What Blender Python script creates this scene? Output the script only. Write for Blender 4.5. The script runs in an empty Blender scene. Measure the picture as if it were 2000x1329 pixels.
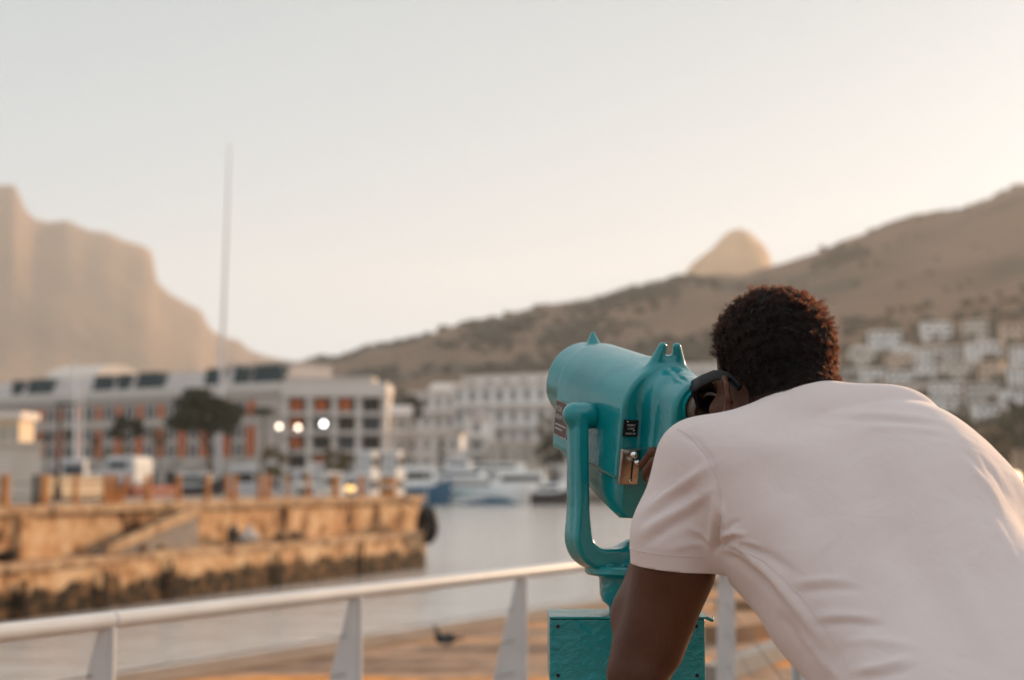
import bpy, bmesh, math, random
import numpy as np
from mathutils import Vector, Matrix, Euler
R = math.radians
S = bpy.context.scene
COL = S.collection
random.seed(7)

# ---------------------------------------------------------------- camera
F = 2778.0                      # focal length in photo pixels (50 mm lens)
PITCH = math.atan2(265.0, F)
CAM = Vector((0.0, 0.0, 1.42))
cd = bpy.data.cameras.new('camera'); cam = bpy.data.objects.new('camera', cd); COL.objects.link(cam)
cd.sensor_width = 36.0; cd.lens = 50.0; cd.clip_start = 0.05; cd.clip_end = 30000
cam.location = CAM; cam.rotation_euler = (math.pi/2 + PITCH, 0, 0)
cd.dof.use_dof = True; cd.dof.focus_distance = 2.15; cd.dof.aperture_fstop = 3.2
cd.dof.aperture_blades = 0
S.camera = cam
# ---------------------------------------------------------------- world
SUN_AZ, SUN_EL = 44.0, 14.0     # degrees right of the view axis, above the horizon
w = bpy.data.worlds.new("World"); S.world = w; w.use_nodes = True
nt = w.node_tree; nt.nodes.clear()
def wn(t, **k):
    n = nt.nodes.new(t)
    for a, b in k.items(): setattr(n, a, b)
    return n
sky = wn('ShaderNodeTexSky', sky_type='NISHITA'); sky.sun_disc = False
sky.sun_elevation = R(SUN_EL); sky.sun_rotation = R(SUN_AZ); sky.air_density = 1.0; sky.dust_density = 3.0; sky.ozone_density = 1.0
hs = wn('ShaderNodeHueSaturation'); hs.inputs['Saturation'].default_value = 0.16; hs.inputs['Value'].default_value = 1.0
nt.links.new(sky.outputs[0], hs.inputs['Color'])
tc = wn('ShaderNodeTexCoord'); sp = wn('ShaderNodeSeparateXYZ'); nt.links.new(tc.outputs['Generated'], sp.inputs[0])
rp = wn('ShaderNodeValToRGB'); nt.links.new(sp.outputs['Z'], rp.inputs[0])
rp.color_ramp.elements[0].position = 0.0; rp.color_ramp.elements[0].color = (6.9, 8.1, 8.9, 1)
rp.color_ramp.elements[1].position = 1.0; rp.color_ramp.elements[1].color = (8.2, 8.6, 9.1, 1)
e = rp.color_ramp.elements.new(0.16); e.color = (5.2, 6.45, 7.2, 1)
e = rp.color_ramp.elements.new(0.36); e.color = (4.3, 5.2, 5.7, 1)
e = rp.color_ramp.elements.new(0.55); e.color = (8.2, 8.6, 8.9, 1)
mx = wn('ShaderNodeMix', data_type='RGBA'); mx.inputs['Factor'].default_value = 0.86
nt.links.new(hs.outputs[0], mx.inputs['A']); nt.links.new(rp.outputs[0], mx.inputs['B'])
bg = wn('ShaderNodeBackground'); bg.inputs['Strength'].default_value = 0.077
wo = wn('ShaderNodeOutputWorld'); nt.links.new(mx.outputs['Result'], bg.inputs['Color']); nt.links.new(bg.outputs[0], wo.inputs[0])
# ---------------------------------------------------------------- sun
sd = bpy.data.lights.new('sun', 'SUN'); so = bpy.data.objects.new('sun', sd); COL.objects.link(so)
sd.energy = 5.0; sd.angle = R(0.6); sd.color = (1.0, 0.66, 0.38)
sdir = Vector((math.sin(R(SUN_AZ))*math.cos(R(SUN_EL)), math.cos(R(SUN_AZ))*math.cos(R(SUN_EL)), math.sin(R(SUN_EL))))
so.rotation_euler = sdir.to_track_quat('Z', 'Y').to_euler(); so.location = (30, 10, 30)
S.view_settings.view_transform = 'Standard'; S.view_settings.look = 'None'
S.view_settings.exposure = 0.60; S.view_settings.gamma = 1.0
S.cycles.use_denoising = True; S.cycles.max_bounces = 6; S.cycles.volume_bounces = 1
S.cycles.diffuse_bounces = 3; S.cycles.glossy_bounces = 3; S.cycles.transmission_bounces = 4
S.cycles.transparent_max_bounces = 8; S.cycles.sample_clamp_indirect = 8.0
S.cycles.volume_step_rate = 4.0

# ---------------------------------------------------------------- helpers
cp_, sp_ = math.cos(PITCH), math.sin(PITCH)
def W(px, py, Y):
    """point whose photo position is (px, py) at world depth Y"""
    x = (px-1000)/F; y = -(py-664.5)/F
    d = (x, cp_ - y*sp_, sp_ + y*cp_); k = Y/d[1]
    return Vector((d[0]*k, Y, CAM.z + d[2]*k))
def G(px, py, z):
    """point on the level z seen at (px, py)"""
    x = (px-1000)/F; y = -(py-664.5)/F
    d = (x, cp_ - y*sp_, sp_ + y*cp_); k = (z-CAM.z)/d[2]
    return Vector((d[0]*k, d[1]*k, z))
def proj(P):
    P = np.asarray(P, float); q = P - np.array(CAM)
    zc = q[..., 1]*cp_ + q[..., 2]*sp_; yc = -q[..., 1]*sp_ + q[..., 2]*cp_
    return 1000 + F*q[..., 0]/zc, 664.5 - F*yc/zc

def node_mat(name):
    m = bpy.data.materials.new(name); m.use_nodes = True
    t = m.node_tree; b = t.nodes['Principled BSDF']; b.inputs['Specular IOR Level'].default_value = .22
    return m, t, b
def pm(name, col, rough=0.6, col2=None, scale=3.0, detail=5.0, bump=0.0, bscale=40.0, bdist=0.01, metal=0.0, coat=0.0,
       stretch=(1, 1, 1), lo=0.35, hi=0.65, spec=0.22, third=None, rvar=0.0):
    m, t, b = node_mat(name); L = t.links
    b.inputs['Roughness'].default_value = rough; b.inputs['Metallic'].default_value = metal
    b.inputs['Coat Weight'].default_value = coat; b.inputs['Specular IOR Level'].default_value = spec
    b.inputs['Base Color'].default_value = (*col, 1)
    c = t.nodes.new('ShaderNodeTexCoord'); mp = t.nodes.new('ShaderNodeMapping'); mp.inputs['Scale'].default_value = stretch
    L.new(c.outputs['Object'], mp.inputs[0])
    if col2 is not None:
        n = t.nodes.new('ShaderNodeTexNoise'); n.inputs['Scale'].default_value = scale; n.inputs['Detail'].default_value = detail
        n.inputs['Roughness'].default_value = 0.6
        L.new(mp.outputs[0], n.inputs['Vector'])
        r = t.nodes.new('ShaderNodeValToRGB'); r.color_ramp.elements[0].position = lo; r.color_ramp.elements[1].position = hi
        r.color_ramp.elements[0].color = (*col, 1); r.color_ramp.elements[1].color = (*col2, 1)
        if third is not None:
            e = r.color_ramp.elements.new(0.5*(lo+hi)); e.color = (*third, 1)
        L.new(n.outputs[0], r.inputs[0]); L.new(r.outputs[0], b.inputs['Base Color'])
    if rvar > 0:
        n3 = t.nodes.new('ShaderNodeTexNoise'); n3.inputs['Scale'].default_value = bscale*0.3; L.new(mp.outputs[0], n3.inputs['Vector'])
        mr = t.nodes.new('ShaderNodeMapRange'); mr.inputs['To Min'].default_value = max(0.02, rough-rvar); mr.inputs['To Max'].default_value = rough+rvar
        L.new(n3.outputs[0], mr.inputs[0]); L.new(mr.outputs[0], b.inputs['Roughness'])
    if bump > 0:
        n2 = t.nodes.new('ShaderNodeTexNoise'); n2.inputs['Scale'].default_value = bscale; n2.inputs['Detail'].default_value = 4
        L.new(mp.outputs[0], n2.inputs['Vector'])
        bp = t.nodes.new('ShaderNodeBump'); bp.inputs['Strength'].default_value = bump; bp.inputs['Distance'].default_value = bdist
        L.new(n2.outputs[0], bp.inputs['Height']); L.new(bp.outputs[0], b.inputs['Normal'])
    return m

def setp(o, label=None, cat=None, group=None, kind=None):
    if label: o['label'] = label
    if cat: o['category'] = cat
    if group: o['group'] = group
    if kind: o['kind'] = kind
    return o
def lmat(o):
    return Matrix.Translation(o.location) @ o.rotation_euler.to_matrix().to_4x4() @ Matrix.Diagonal((*o.scale, 1))
def wmat(o):
    m = lmat(o)
    if o.parent: m = wmat(o.parent) @ o.matrix_parent_inverse @ m
    return m
def thing(name, label, cat, loc=(0, 0, 0), rz=0, group=None):
    o = bpy.data.objects.new(name, None); COL.objects.link(o); o.location = loc; o.rotation_euler = (0, 0, rz)
    o.empty_display_size = 0.1
    return setp(o, label, cat, group)
def link(o, parent=None, world=False):
    COL.objects.link(o)
    if parent:
        o.parent = parent
        if world: o.matrix_parent_inverse = wmat(parent).inverted()
    return o

class MB:
    """collects shapes into one mesh"""
    def __init__(s): s.v = []; s.f = []
    def add(s, vs, fs):
        n = len(s.v); s.v += [tuple(p) for p in vs]; s.f += [tuple(i+n for i in f) for f in fs]; return s
    def box(s, c, sz, rz=0, M=None, taper=1.0):
        hx, hy, hz = sz[0]/2, sz[1]/2, sz[2]/2; vs = []
        for z in (-1, 1):
            k = taper if z > 0 else 1
            for x, y in ((-1, -1), (1, -1), (1, 1), (-1, 1)): vs.append(Vector((x*hx*k, y*hy*k, z*hz)))
        if M is None: M = Matrix.Rotation(rz, 3, 'Z')
        vs = [M @ v + Vector(c) for v in vs]
        return s.add(vs, [(0, 3, 2, 1), (4, 5, 6, 7), (0, 1, 5, 4), (1, 2, 6, 5), (2, 3, 7, 6), (3, 0, 4, 7)])
    def span(s, a, b):
        return s.box([(a[i]+b[i])/2 for i in range(3)], [abs(b[i]-a[i]) for i in range(3)])
    def tube(s, pts, r, n=10, cap=True):
        pts = [Vector(p) for p in pts]; rs = r if isinstance(r, (list, tuple)) else [r]*len(pts)
        vs = []; fs = []; up = None
        for i, p in enumerate(pts):
            t = (pts[min(i+1, len(pts)-1)] - pts[max(i-1, 0)]).normalized()
            if up is None:
                up = Vector((0, 0, 1)) if abs(t.z) < 0.9 else Vector((1, 0, 0))
            a = t.cross(up)
            if a.length < 1e-5: a = t.orthogonal()
            a.normalize(); b = a.cross(t).normalized(); up = b
            for k in range(n):
                th = 2*math.pi*k/n; vs.append(p + (a*math.cos(th) + b*math.sin(th))*rs[i])
        for i in range(len(pts)-1):
            for k in range(n):
                fs.append((i*n+k, i*n+(k+1) % n, (i+1)*n+(k+1) % n, (i+1)*n+k))
        if cap: fs.append(tuple(range(n-1, -1, -1))); fs.append(tuple((len(pts)-1)*n+k for k in range(n)))
        return s.add(vs, fs)
    def lathe(s, prof, c=(0, 0, 0), n=24, M=None):
        vs = []; fs = []; M = M or Matrix.Identity(3); c = Vector(c)
        for r, z in prof:
            for k in range(n):
                th = 2*math.pi*k/n; vs.append(M @ Vector((r*math.cos(th), r*math.sin(th), z)) + c)
        for i in range(len(prof)-1):
            for k in range(n): fs.append((i*n+k, i*n+(k+1) % n, (i+1)*n+(k+1) % n, (i+1)*n+k))
        fs.append(tuple(range(n-1, -1, -1))); fs.append(tuple((len(prof)-1)*n+k for k in range(n)))
        return s.add(vs, fs)
    def loft(s, rings, cap=True, closed=True):
        n = len(rings[0]); vs = [p for r in rings for p in r]; fs = []
        m = n if closed else n-1
        for i in range(len(rings)-1):
            for k in range(m): fs.append((i*n+k, i*n+(k+1) % n, (i+1)*n+(k+1) % n, (i+1)*n+k))
        if cap: fs.append(tuple(range(n-1, -1, -1))); fs.append(tuple((len(rings)-1)*n+k for k in range(n)))
        return s.add(vs, fs)
    def prism(s, pts, a, b):
        """closed outline pts (Vectors) swept from offset a to offset b"""
        a = Vector(a); b = Vector(b)
        return s.loft([[Vector(p)+a for p in pts], [Vector(p)+b for p in pts]])
    def build(s, name, mat, parent=None, world=False, smooth=False, bevel=0, segs=2, sub=0, fix=True):
        me = bpy.data.meshes.new(name); me.from_pydata([tuple(v) for v in s.v], [], s.f); me.validate()
        if fix:
            bm = bmesh.new(); bm.from_mesh(me); bmesh.ops.recalc_face_normals(bm, faces=bm.faces); bm.to_mesh(me); bm.free()
        if mat: me.materials.append(mat)
        o = bpy.data.objects.new(name, me)
        if smooth:
            me.polygons.foreach_set('use_smooth', [True]*len(me.polygons))
            if smooth == 'auto':
                me.set_sharp_from_angle(angle=R(40))
        if bevel:
            b = o.modifiers.new('bevel', 'BEVEL'); b.width = bevel; b.segments = segs; b.limit_method = 'ANGLE'; b.angle_limit = R(35)
            b.harden_normals = False
        if sub:
            m = o.modifiers.new('sub', 'SUBSURF'); m.levels = sub; m.render_levels = sub
        return link(o, parent, world)

def frame(ex, ey, ez):
    return Matrix((ex, ey, ez)).transposed()
def text_mesh(name, txt, size, mat, parent, origin, ex, ey, spacing=1.0, depth=0.0004, align='CENTER', xs=1.0):
    cu = bpy.data.curves.new(name, 'FONT'); cu.body = txt; cu.size = size; cu.align_x = align; cu.align_y = 'CENTER'
    cu.extrude = depth; cu.space_character = spacing
    tmp = bpy.data.objects.new('tmp', cu); COL.objects.link(tmp); bpy.context.view_layer.update()
    me = bpy.data.meshes.new_from_object(tmp.evaluated_get(bpy.context.evaluated_depsgraph_get()))
    bpy.data.objects.remove(tmp); bpy.data.curves.remove(cu)
    ex = Vector(ex); ey = Vector(ey); ez = ex.cross(ey)
    M = frame(ex*xs, ey, ez).to_4x4(); M.translation = Vector(origin); me.transform(M)
    me.name = name; me.materials.clear(); me.materials.append(mat)
    o = bpy.data.objects.new(name, me); return link(o, parent, True)
# ---------------------------------------------------------------- implicit surfaces (numpy)
def smin(a, b, k):
    h = np.clip(0.5 + 0.5*(b-a)/k, 0, 1); return b*(1-h) + a*h - k*h*(1-h)
def smax(a, b, k): return -smin(-a, -b, k)
def A3(p): return np.array(tuple(p), float)
def cone(a, b, ra, rb):
    a = A3(a); b = A3(b); ab = b-a; L = ab@ab; mid = (a+b)/2; rad = math.sqrt(L)/2 + max(ra, rb)
    def f(p):
        t = np.clip(((p-a)@ab)/L, 0, 1)
        return np.linalg.norm(p-(a+t[:, None]*ab), axis=1) - (ra+(rb-ra)*t)
    return f, mid, rad
def ell(c, r, M=None):
    c = A3(c); r = np.array(r, float); Mn = np.eye(3) if M is None else np.array([list(x) for x in M], float)
    def f(p):
        q = (p-c)@Mn; k0 = np.linalg.norm(q/r, axis=1); k1 = np.linalg.norm(q/(r*r), axis=1)+1e-9
        return k0*(k0-1)/k1
    return f, c, float(r.max())
def chain(secs, wax, e=2.3):
    """secs: (center, half width, half depth) along a spine; wax: width axis"""
    C = np.array([tuple(s[0]) for s in secs]); A = np.array([s[1] for s in secs]); B = np.array([s[2] for s in secs])
    wax = A3(wax); wax /= np.linalg.norm(wax)
    def f(p):
        best = np.full(len(p), 1e9)
        for i in range(len(C)-1):
            ab = C[i+1]-C[i]; L = np.linalg.norm(ab); t = (p-C[i])@ab/(L*L); tc_ = np.clip(t, 0, 1)
            ax = ab/L; w_ = wax - (wax@ax)*ax; w_ /= np.linalg.norm(w_); dd = np.cross(ax, w_)
            q = p-(C[i]+tc_[:, None]*ab); x = q@w_; y = q@dd; z = q@ax
            a = A[i]+(A[i+1]-A[i])*tc_; b = B[i]+(B[i+1]-B[i])*tc_
            k = (np.abs(x/a)**e + np.abs(y/b)**e + np.abs(z/b)**2.0)**(1/e)+1e-9
            s_ = b + (a-b)*np.clip(np.abs(x/a)/k, 0, 1)
            best = np.minimum(best, (k-1)*s_)
        return best
    return f, C.mean(0), float(np.linalg.norm(C-C.mean(0), axis=1).max()+A.max())
class Field:
    def __init__(s): s.ops = []
    def add(s, prim, k=0.02): s.ops.append(('u', prim, k)); return s
    def sub(s, prim, k=0.005): s.ops.append(('s', prim, k)); return s
    def __call__(s, p, mask=None):
        d = np.full(len(p), 1.0)
        for i, (o, (f, c, r), k) in enumerate(s.ops):
            if mask is not None and not mask[i]: continue
            v = f(p); d = smin(d, v, k) if o == 'u' else smax(d, -v, k)
        return d
def polygonize(field, lo, hi, h, B=8, extra=None):
    """surface nets on the blocks of an axis box that the surface crosses"""
    lo = np.array(lo, float); hi = np.array(hi, float); bs = B*h
    nb = np.ceil((hi-lo)/bs).astype(int)
    g = np.stack(np.meshgrid(*[np.arange(n) for n in nb], indexing='ij'), -1).reshape(-1, 3)
    cen = lo + (g+0.5)*bs; d = np.concatenate([field(c_) for c_ in np.array_split(cen, max(1, len(cen)//20000))])
    g = g[np.abs(d) < bs*1.25]
    off = np.stack(np.meshgrid(*[np.arange(B+1)]*3, indexing='ij'), -1).reshape(-1, 3)
    cells = []; verts = []; quads = []
    corner = [(0,0,0),(1,0,0),(0,1,0),(1,1,0),(0,0,1),(1,0,1),(0,1,1),(1,1,1)]
    edges = [(0,1),(2,3),(4,5),(6,7),(0,2),(1,3),(4,6),(5,7),(0,4),(1,5),(2,6),(3,7)]
    CH = 60
    for s0 in range(0, len(g), CH):
        gg = g[s0:s0+CH]
        cc = lo + (gg.mean(0)+0.5)*bs; ext = np.abs(gg-gg.mean(0)).max()*bs*1.8+bs
        mask = [np.linalg.norm(prim[1]-cc) < prim[2]+ext+0.07 for _, prim, _ in field.ops]
        idx = gg[:, None, :]*B + off[None]
        P = lo + idx.reshape(-1, 3)*h
        D = field(P, mask).reshape(len(gg), B+1, B+1, B+1)
        cv = np.stack([D[:, a:a+B, b:b+B, c:c+B] for a, b, c in corner], -1)      # blocks,B,B,B,8
        neg = cv < 0; act = neg.any(-1) & ~neg.all(-1)
        w_ = np.argwhere(act)
        if len(w_) == 0: continue
        vals = cv[act]; base = gg[w_[:, 0]]*B + w_[:, 1:]
        acc = np.zeros((len(w_), 3)); cnt = np.zeros(len(w_))
        for a, b in edges:
            va, vb = vals[:, a], vals[:, b]; cr = (va < 0) != (vb < 0)
            t = np.where(cr, va/(va-vb+1e-12), 0); ca = np.array(corner[a]); cb = np.array(corner[b])
            pt = ca + t[:, None]*(cb-ca); acc += pt*cr[:, None]; cnt += cr
        verts.append(lo + (base + acc/cnt[:, None])*h); cells.append(base)
        for ax, (a, b) in enumerate(((0, 1), (0, 2), (0, 4))):
            cr = (vals[:, a] < 0) != (vals[:, b] < 0)
            quads.append(np.column_stack([base[cr], np.full(cr.sum(), ax), (vals[cr, a] < 0)]))
    cells = np.concatenate(cells); verts = np.concatenate(verts); quads = np.concatenate(quads)
    N = 1 << 20
    key = lambda c: (c[:, 0].astype(np.int64)*N + c[:, 1])*N + c[:, 2]
    kk = key(cells); o = np.argsort(kk); ks = kk[o]
    def find(c):
        q = key(c); i = np.clip(np.searchsorted(ks, q), 0, len(ks)-1); ok = ks[i] == q
        return np.where(ok, o[i], -1)
    F4 = []
    for ax in range(3):
        q = quads[quads[:, 3] == ax]; b = q[:, :3]; e1 = np.zeros(3, int); e2 = np.zeros(3, int); e1[(ax+1) % 3] = 1; e2[(ax+2) % 3] = 1
        f = np.stack([find(b), find(b-e1), find(b-e1-e2), find(b-e2)], 1)
        fl = q[:, 4] == 0; f[fl] = f[fl][:, ::-1]
        F4.append(f[(f >= 0).all(1)])
    return verts, np.concatenate(F4)
def mesh_np(name, V, Fc, mat, parent=None, smooth=True, world=True):
    me = bpy.data.meshes.new(name)
    me.vertices.add(len(V)); me.vertices.foreach_set('co', np.asarray(V, np.float32).ravel())
    n = Fc.shape[1]; me.loops.add(len(Fc)*n); me.loops.foreach_set('vertex_index', Fc.astype(np.int32).ravel())
    me.polygons.add(len(Fc)); me.polygons.foreach_set('loop_start', np.arange(0, len(Fc)*n, n, dtype=np.int32))
    me.polygons.foreach_set('use_smooth', [smooth]*len(Fc)); me.update(calc_edges=True); me.validate()
    if mat: me.materials.append(mat)
    return link(bpy.data.objects.new(name, me), parent, world)
def vnormals(V, Fc):
    n = np.cross(V[Fc[:, 2]]-V[Fc[:, 0]], V[Fc[:, 3 if Fc.shape[1] > 3 else 1]]-V[Fc[:, 1]]) if Fc.shape[1] > 3 else np.cross(V[Fc[:, 1]]-V[Fc[:, 0]], V[Fc[:, 2]]-V[Fc[:, 0]])
    N = np.zeros_like(V)
    for k in range(Fc.shape[1]): np.add.at(N, Fc[:, k], n)
    return N/(np.linalg.norm(N, axis=1)[:, None]+1e-12)
def relax(V, Fc, it=3, lam=0.5):
    E = np.concatenate([Fc[:, [i, (i+1) % Fc.shape[1]]] for i in range(Fc.shape[1])]); E = np.unique(np.sort(E, 1), axis=0)
    deg = np.bincount(E.ravel(), minlength=len(V)).astype(float)
    for i in range(it):
        for l in (lam, -lam*1.02):
            s_ = np.zeros_like(V)
            np.add.at(s_, E[:, 0], V[E[:, 1]]); np.add.at(s_, E[:, 1], V[E[:, 0]])
            V = V + l*(s_/np.maximum(deg, 1)[:, None]-V)
    return V
# ================================================================ land, water, hills
M_RUBBER = pm('black_rubber', (.015, .015, .016), .55)
ZW = -3.58                                                        # water level
def heightfield(name, pts, cols, rows, mat, label=None):
    me = bpy.data.meshes.new(name); fs = [(i*cols+k, i*cols+k+1, (i+1)*cols+k+1, (i+1)*cols+k) for i in range(rows-1) for k in range(cols-1)]
    me.from_pydata(pts, [], fs); me.validate(); me.materials.append(mat); me.polygons.foreach_set('use_smooth', [True]*len(me.polygons))
    return setp(link(bpy.data.objects.new(name, me)), kind='structure')
def interp(x, tab):
    if x <= tab[0][0]: return tab[0][1]
    for (a, ya), (b, yb) in zip(tab, tab[1:]):
        if x <= b: return ya+(yb-ya)*(x-a)/(b-a)
    return tab[-1][1]
def tane(px, py):                                                  # slope (height over ground distance) of a sight line
    v = W(px, py, 1000.0)-CAM; return v.z/math.hypot(v.x, v.y)
from mathutils import noise
def fbm(x, y, z=0, o=4): return noise.fractal(Vector((x, y, z)), 0.9, 2.1, o)
M_HILL = pm('dry_hillside', (.165, .102, .066), .95, (.058, .046, .030), scale=.0058, detail=9, lo=.44, hi=.66, third=(.125, .082, .053))
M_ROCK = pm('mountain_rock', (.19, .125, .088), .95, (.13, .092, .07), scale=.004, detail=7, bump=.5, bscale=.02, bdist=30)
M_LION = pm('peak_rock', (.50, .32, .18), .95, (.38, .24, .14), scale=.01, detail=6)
RIDGE = [(560, 712), (640, 706), (665, 706), (700, 690), (740, 680), (790, 668), (830, 655), (900, 636), (950, 628), (1000, 616), (1060, 606), (1110, 602), (1180, 584), (1230, 566), (1300, 552), (1340, 542), (1380, 533), (1450, 537), (1500, 522), (1600, 487), (1700, 450), (1800, 417), (1880, 409), (1960, 377), (2000, 357), (2120, 330), (2300, 350), (2600, 470), (3000, 640), (3400, 760)]
R0, R1 = 520.0, 1800.0
def hill_z(px, r):
    az = math.atan2(px-1000, F*cp_)
    T_ = tane(px, interp(px, RIDGE))
    s = (r-R0)/(R1-R0)
    g = 0 if s <= 0 else (1-(1-s)**2 if s < 1 else 1)
    z = T_*r*g if s < 1 else T_*R1*max(0, 1-((s-1)*1.3)**1.5)
    return z, az
pts = []; cols = 150; rows = 70; pxs = [520+(3400-520)*k/(cols-1) for k in range(cols)]
for i in range(rows):
    r = R0-60 + (3300-R0+60)*(i/(rows-1))**1.2
    for px in pxs:
        z, az = hill_z(px, r); x, y = r*math.sin(az), r*math.cos(az)
        edge = min(1, (px-520)/120)
        am = max(0, min(1, (r-R0)/500)); rel = 1 if r < R1*.93 else max(.15, 1-(r-R1*.93)/(R1*.05))
        z = (z*edge + (fbm(x*.0035, y*.0035)*14+fbm(x*.012, y*.012, 5)*4)*am*rel)
        pts.append((x, y, z-1.2 + (0 if r > R0 else -1.5)))
heightfield('hill', pts, cols, rows, M_HILL)
LEFTM = [(-700, 560), (-500, 470), (-300, 400), (-120, 372), (0, 355), (20, 356), (28, 372), (36, 398), (60, 424), (90, 430), (125, 426), (165, 445), (205, 450), (240, 466), (275, 474), (292, 486), (299, 510), (304, 545), (330, 570), (370, 592), (392, 602), (410, 640), (440, 655), (470, 662), (486, 680), (520, 692), (580, 706), (660, 716), (760, 730), (900, 790), (1000, 860)]
pts = []; cols = 150; rows = 46; pxs = [-700+1700*k/(cols-1) for k in range(cols)]
for i in range(rows):
    s = i/(rows-1); r = 2300+3200*s
    for px in pxs:
        az = math.atan2(px-1000, F*cp_); q = (r-2300)/2200.0; T1 = tane(px, interp(px, LEFTM)); T2 = tane(px, sum(interp(px+o, LEFTM) for o in range(-240, 241, 60))/9); k_ = max(0, min(1, (q-.62)/.3)); k_ = k_*k_*(3-2*k_); T_ = min(T1, T2)*(1-k_)+T1*k_ if q < 1 else T1
        g = (q**1.5*.75 + (.25 if q > .93 else .25*max(0, (q-.6)/.33))) if q < 1 else max(0, 1-(q-1)*2.2)
        x, y = r*math.sin(az), r*math.cos(az); nz = (fbm(x*.0016, y*.0016)*25+fbm(x*.006, y*.006)*6)*(max(0, min(1, q*2)))*(1 if q < .9 else .12)
        pts.append((x, y, T_*4500*g + nz - 2))
heightfield('mountain', pts, cols, rows, M_ROCK)
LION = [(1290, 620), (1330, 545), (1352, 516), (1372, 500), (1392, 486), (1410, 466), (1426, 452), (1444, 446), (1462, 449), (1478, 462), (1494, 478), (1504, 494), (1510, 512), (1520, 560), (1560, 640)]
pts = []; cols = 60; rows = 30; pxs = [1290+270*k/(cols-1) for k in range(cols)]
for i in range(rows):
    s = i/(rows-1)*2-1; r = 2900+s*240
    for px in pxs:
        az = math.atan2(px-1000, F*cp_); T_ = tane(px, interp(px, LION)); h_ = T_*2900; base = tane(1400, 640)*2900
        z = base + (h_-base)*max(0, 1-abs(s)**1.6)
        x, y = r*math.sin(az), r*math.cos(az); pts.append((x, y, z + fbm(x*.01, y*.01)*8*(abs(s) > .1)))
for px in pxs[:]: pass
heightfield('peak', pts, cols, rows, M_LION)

# water
def water_mat():
    m, t, b = node_mat('harbour_water'); L = t.links
    b.inputs['Base Color'].default_value = (.50, .485, .465, 1); b.inputs['Roughness'].default_value = .12; b.inputs['IOR'].default_value = 1.33; b.inputs['Specular IOR Level'].default_value = .9
    c = t.nodes.new('ShaderNodeTexCoord'); mp = t.nodes.new('ShaderNodeMapping'); mp.inputs['Scale'].default_value = (1, 1.6, 1); mp.inputs['Rotation'].default_value = (0, 0, .5); L.new(c.outputs['Object'], mp.inputs[0])
    n = t.nodes.new('ShaderNodeTexNoise'); n.inputs['Scale'].default_value = 1.6; n.inputs['Detail'].default_value = 5; L.new(mp.outputs[0], n.inputs['Vector'])
    n2 = t.nodes.new('ShaderNodeTexNoise'); n2.inputs['Scale'].default_value = .22; n2.inputs['Detail'].default_value = 3; L.new(mp.outputs[0], n2.inputs['Vector'])
    a = t.nodes.new('ShaderNodeMath'); a.operation = 'MULTIPLY_ADD'; a.inputs[1].default_value = 2.5; L.new(n2.outputs[0], a.inputs[0]); L.new(n.outputs[0], a.inputs[2])
    bp = t.nodes.new('ShaderNodeBump'); bp.inputs['Strength'].default_value = 1.0; bp.inputs['Distance'].default_value = .09; L.new(a.outputs[0], bp.inputs['Height']); L.new(bp.outputs[0], b.inputs['Normal'])
    return m
mb = MB(); n_ = 14
for i in range(n_):
    for k in range(n_):
        x0, x1 = -3200+6400*i/n_, -3200+6400*(i+1)/n_; y0, y1 = -600+1200*k/n_*1.0, -600+1200*(k+1)/n_
        mb.add([(x0, y0, ZW), (x1, y0, ZW), (x1, y1, ZW), (x0, y1, ZW)], [(0, 1, 2, 3)])
setp(mb.build('water', water_mat(), fix=False), kind='structure')
# far shore ground
M_QUAY = pm('shore_concrete', (.16, .14, .12), .9, (.10, .09, .08), scale=.2)
mb = MB(); mb.add([(-3000, 6500, -1.9), (3400, 6500, -1.9), (3400, 259, -1.9), (20, 259, -1.9), (-22, 261, -1.9), (-30, 232, -1.9), (-3000, 420, -1.9)][::-1], [tuple(range(7))])
mb.add([(3400, 259, -1.9), (20, 259, -1.9), (-22, 261, -1.9), (-30, 232, -1.9), (-3000, 420, -1.9), (3400, 259, -6), (20, 259, -6), (-22, 261, -6), (-30, 232, -6), (-3000, 420, -6)], [(i, i+1, i+6, i+5) for i in range(4)])
setp(mb.build('shore', M_QUAY, fix=False), kind='structure')

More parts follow.
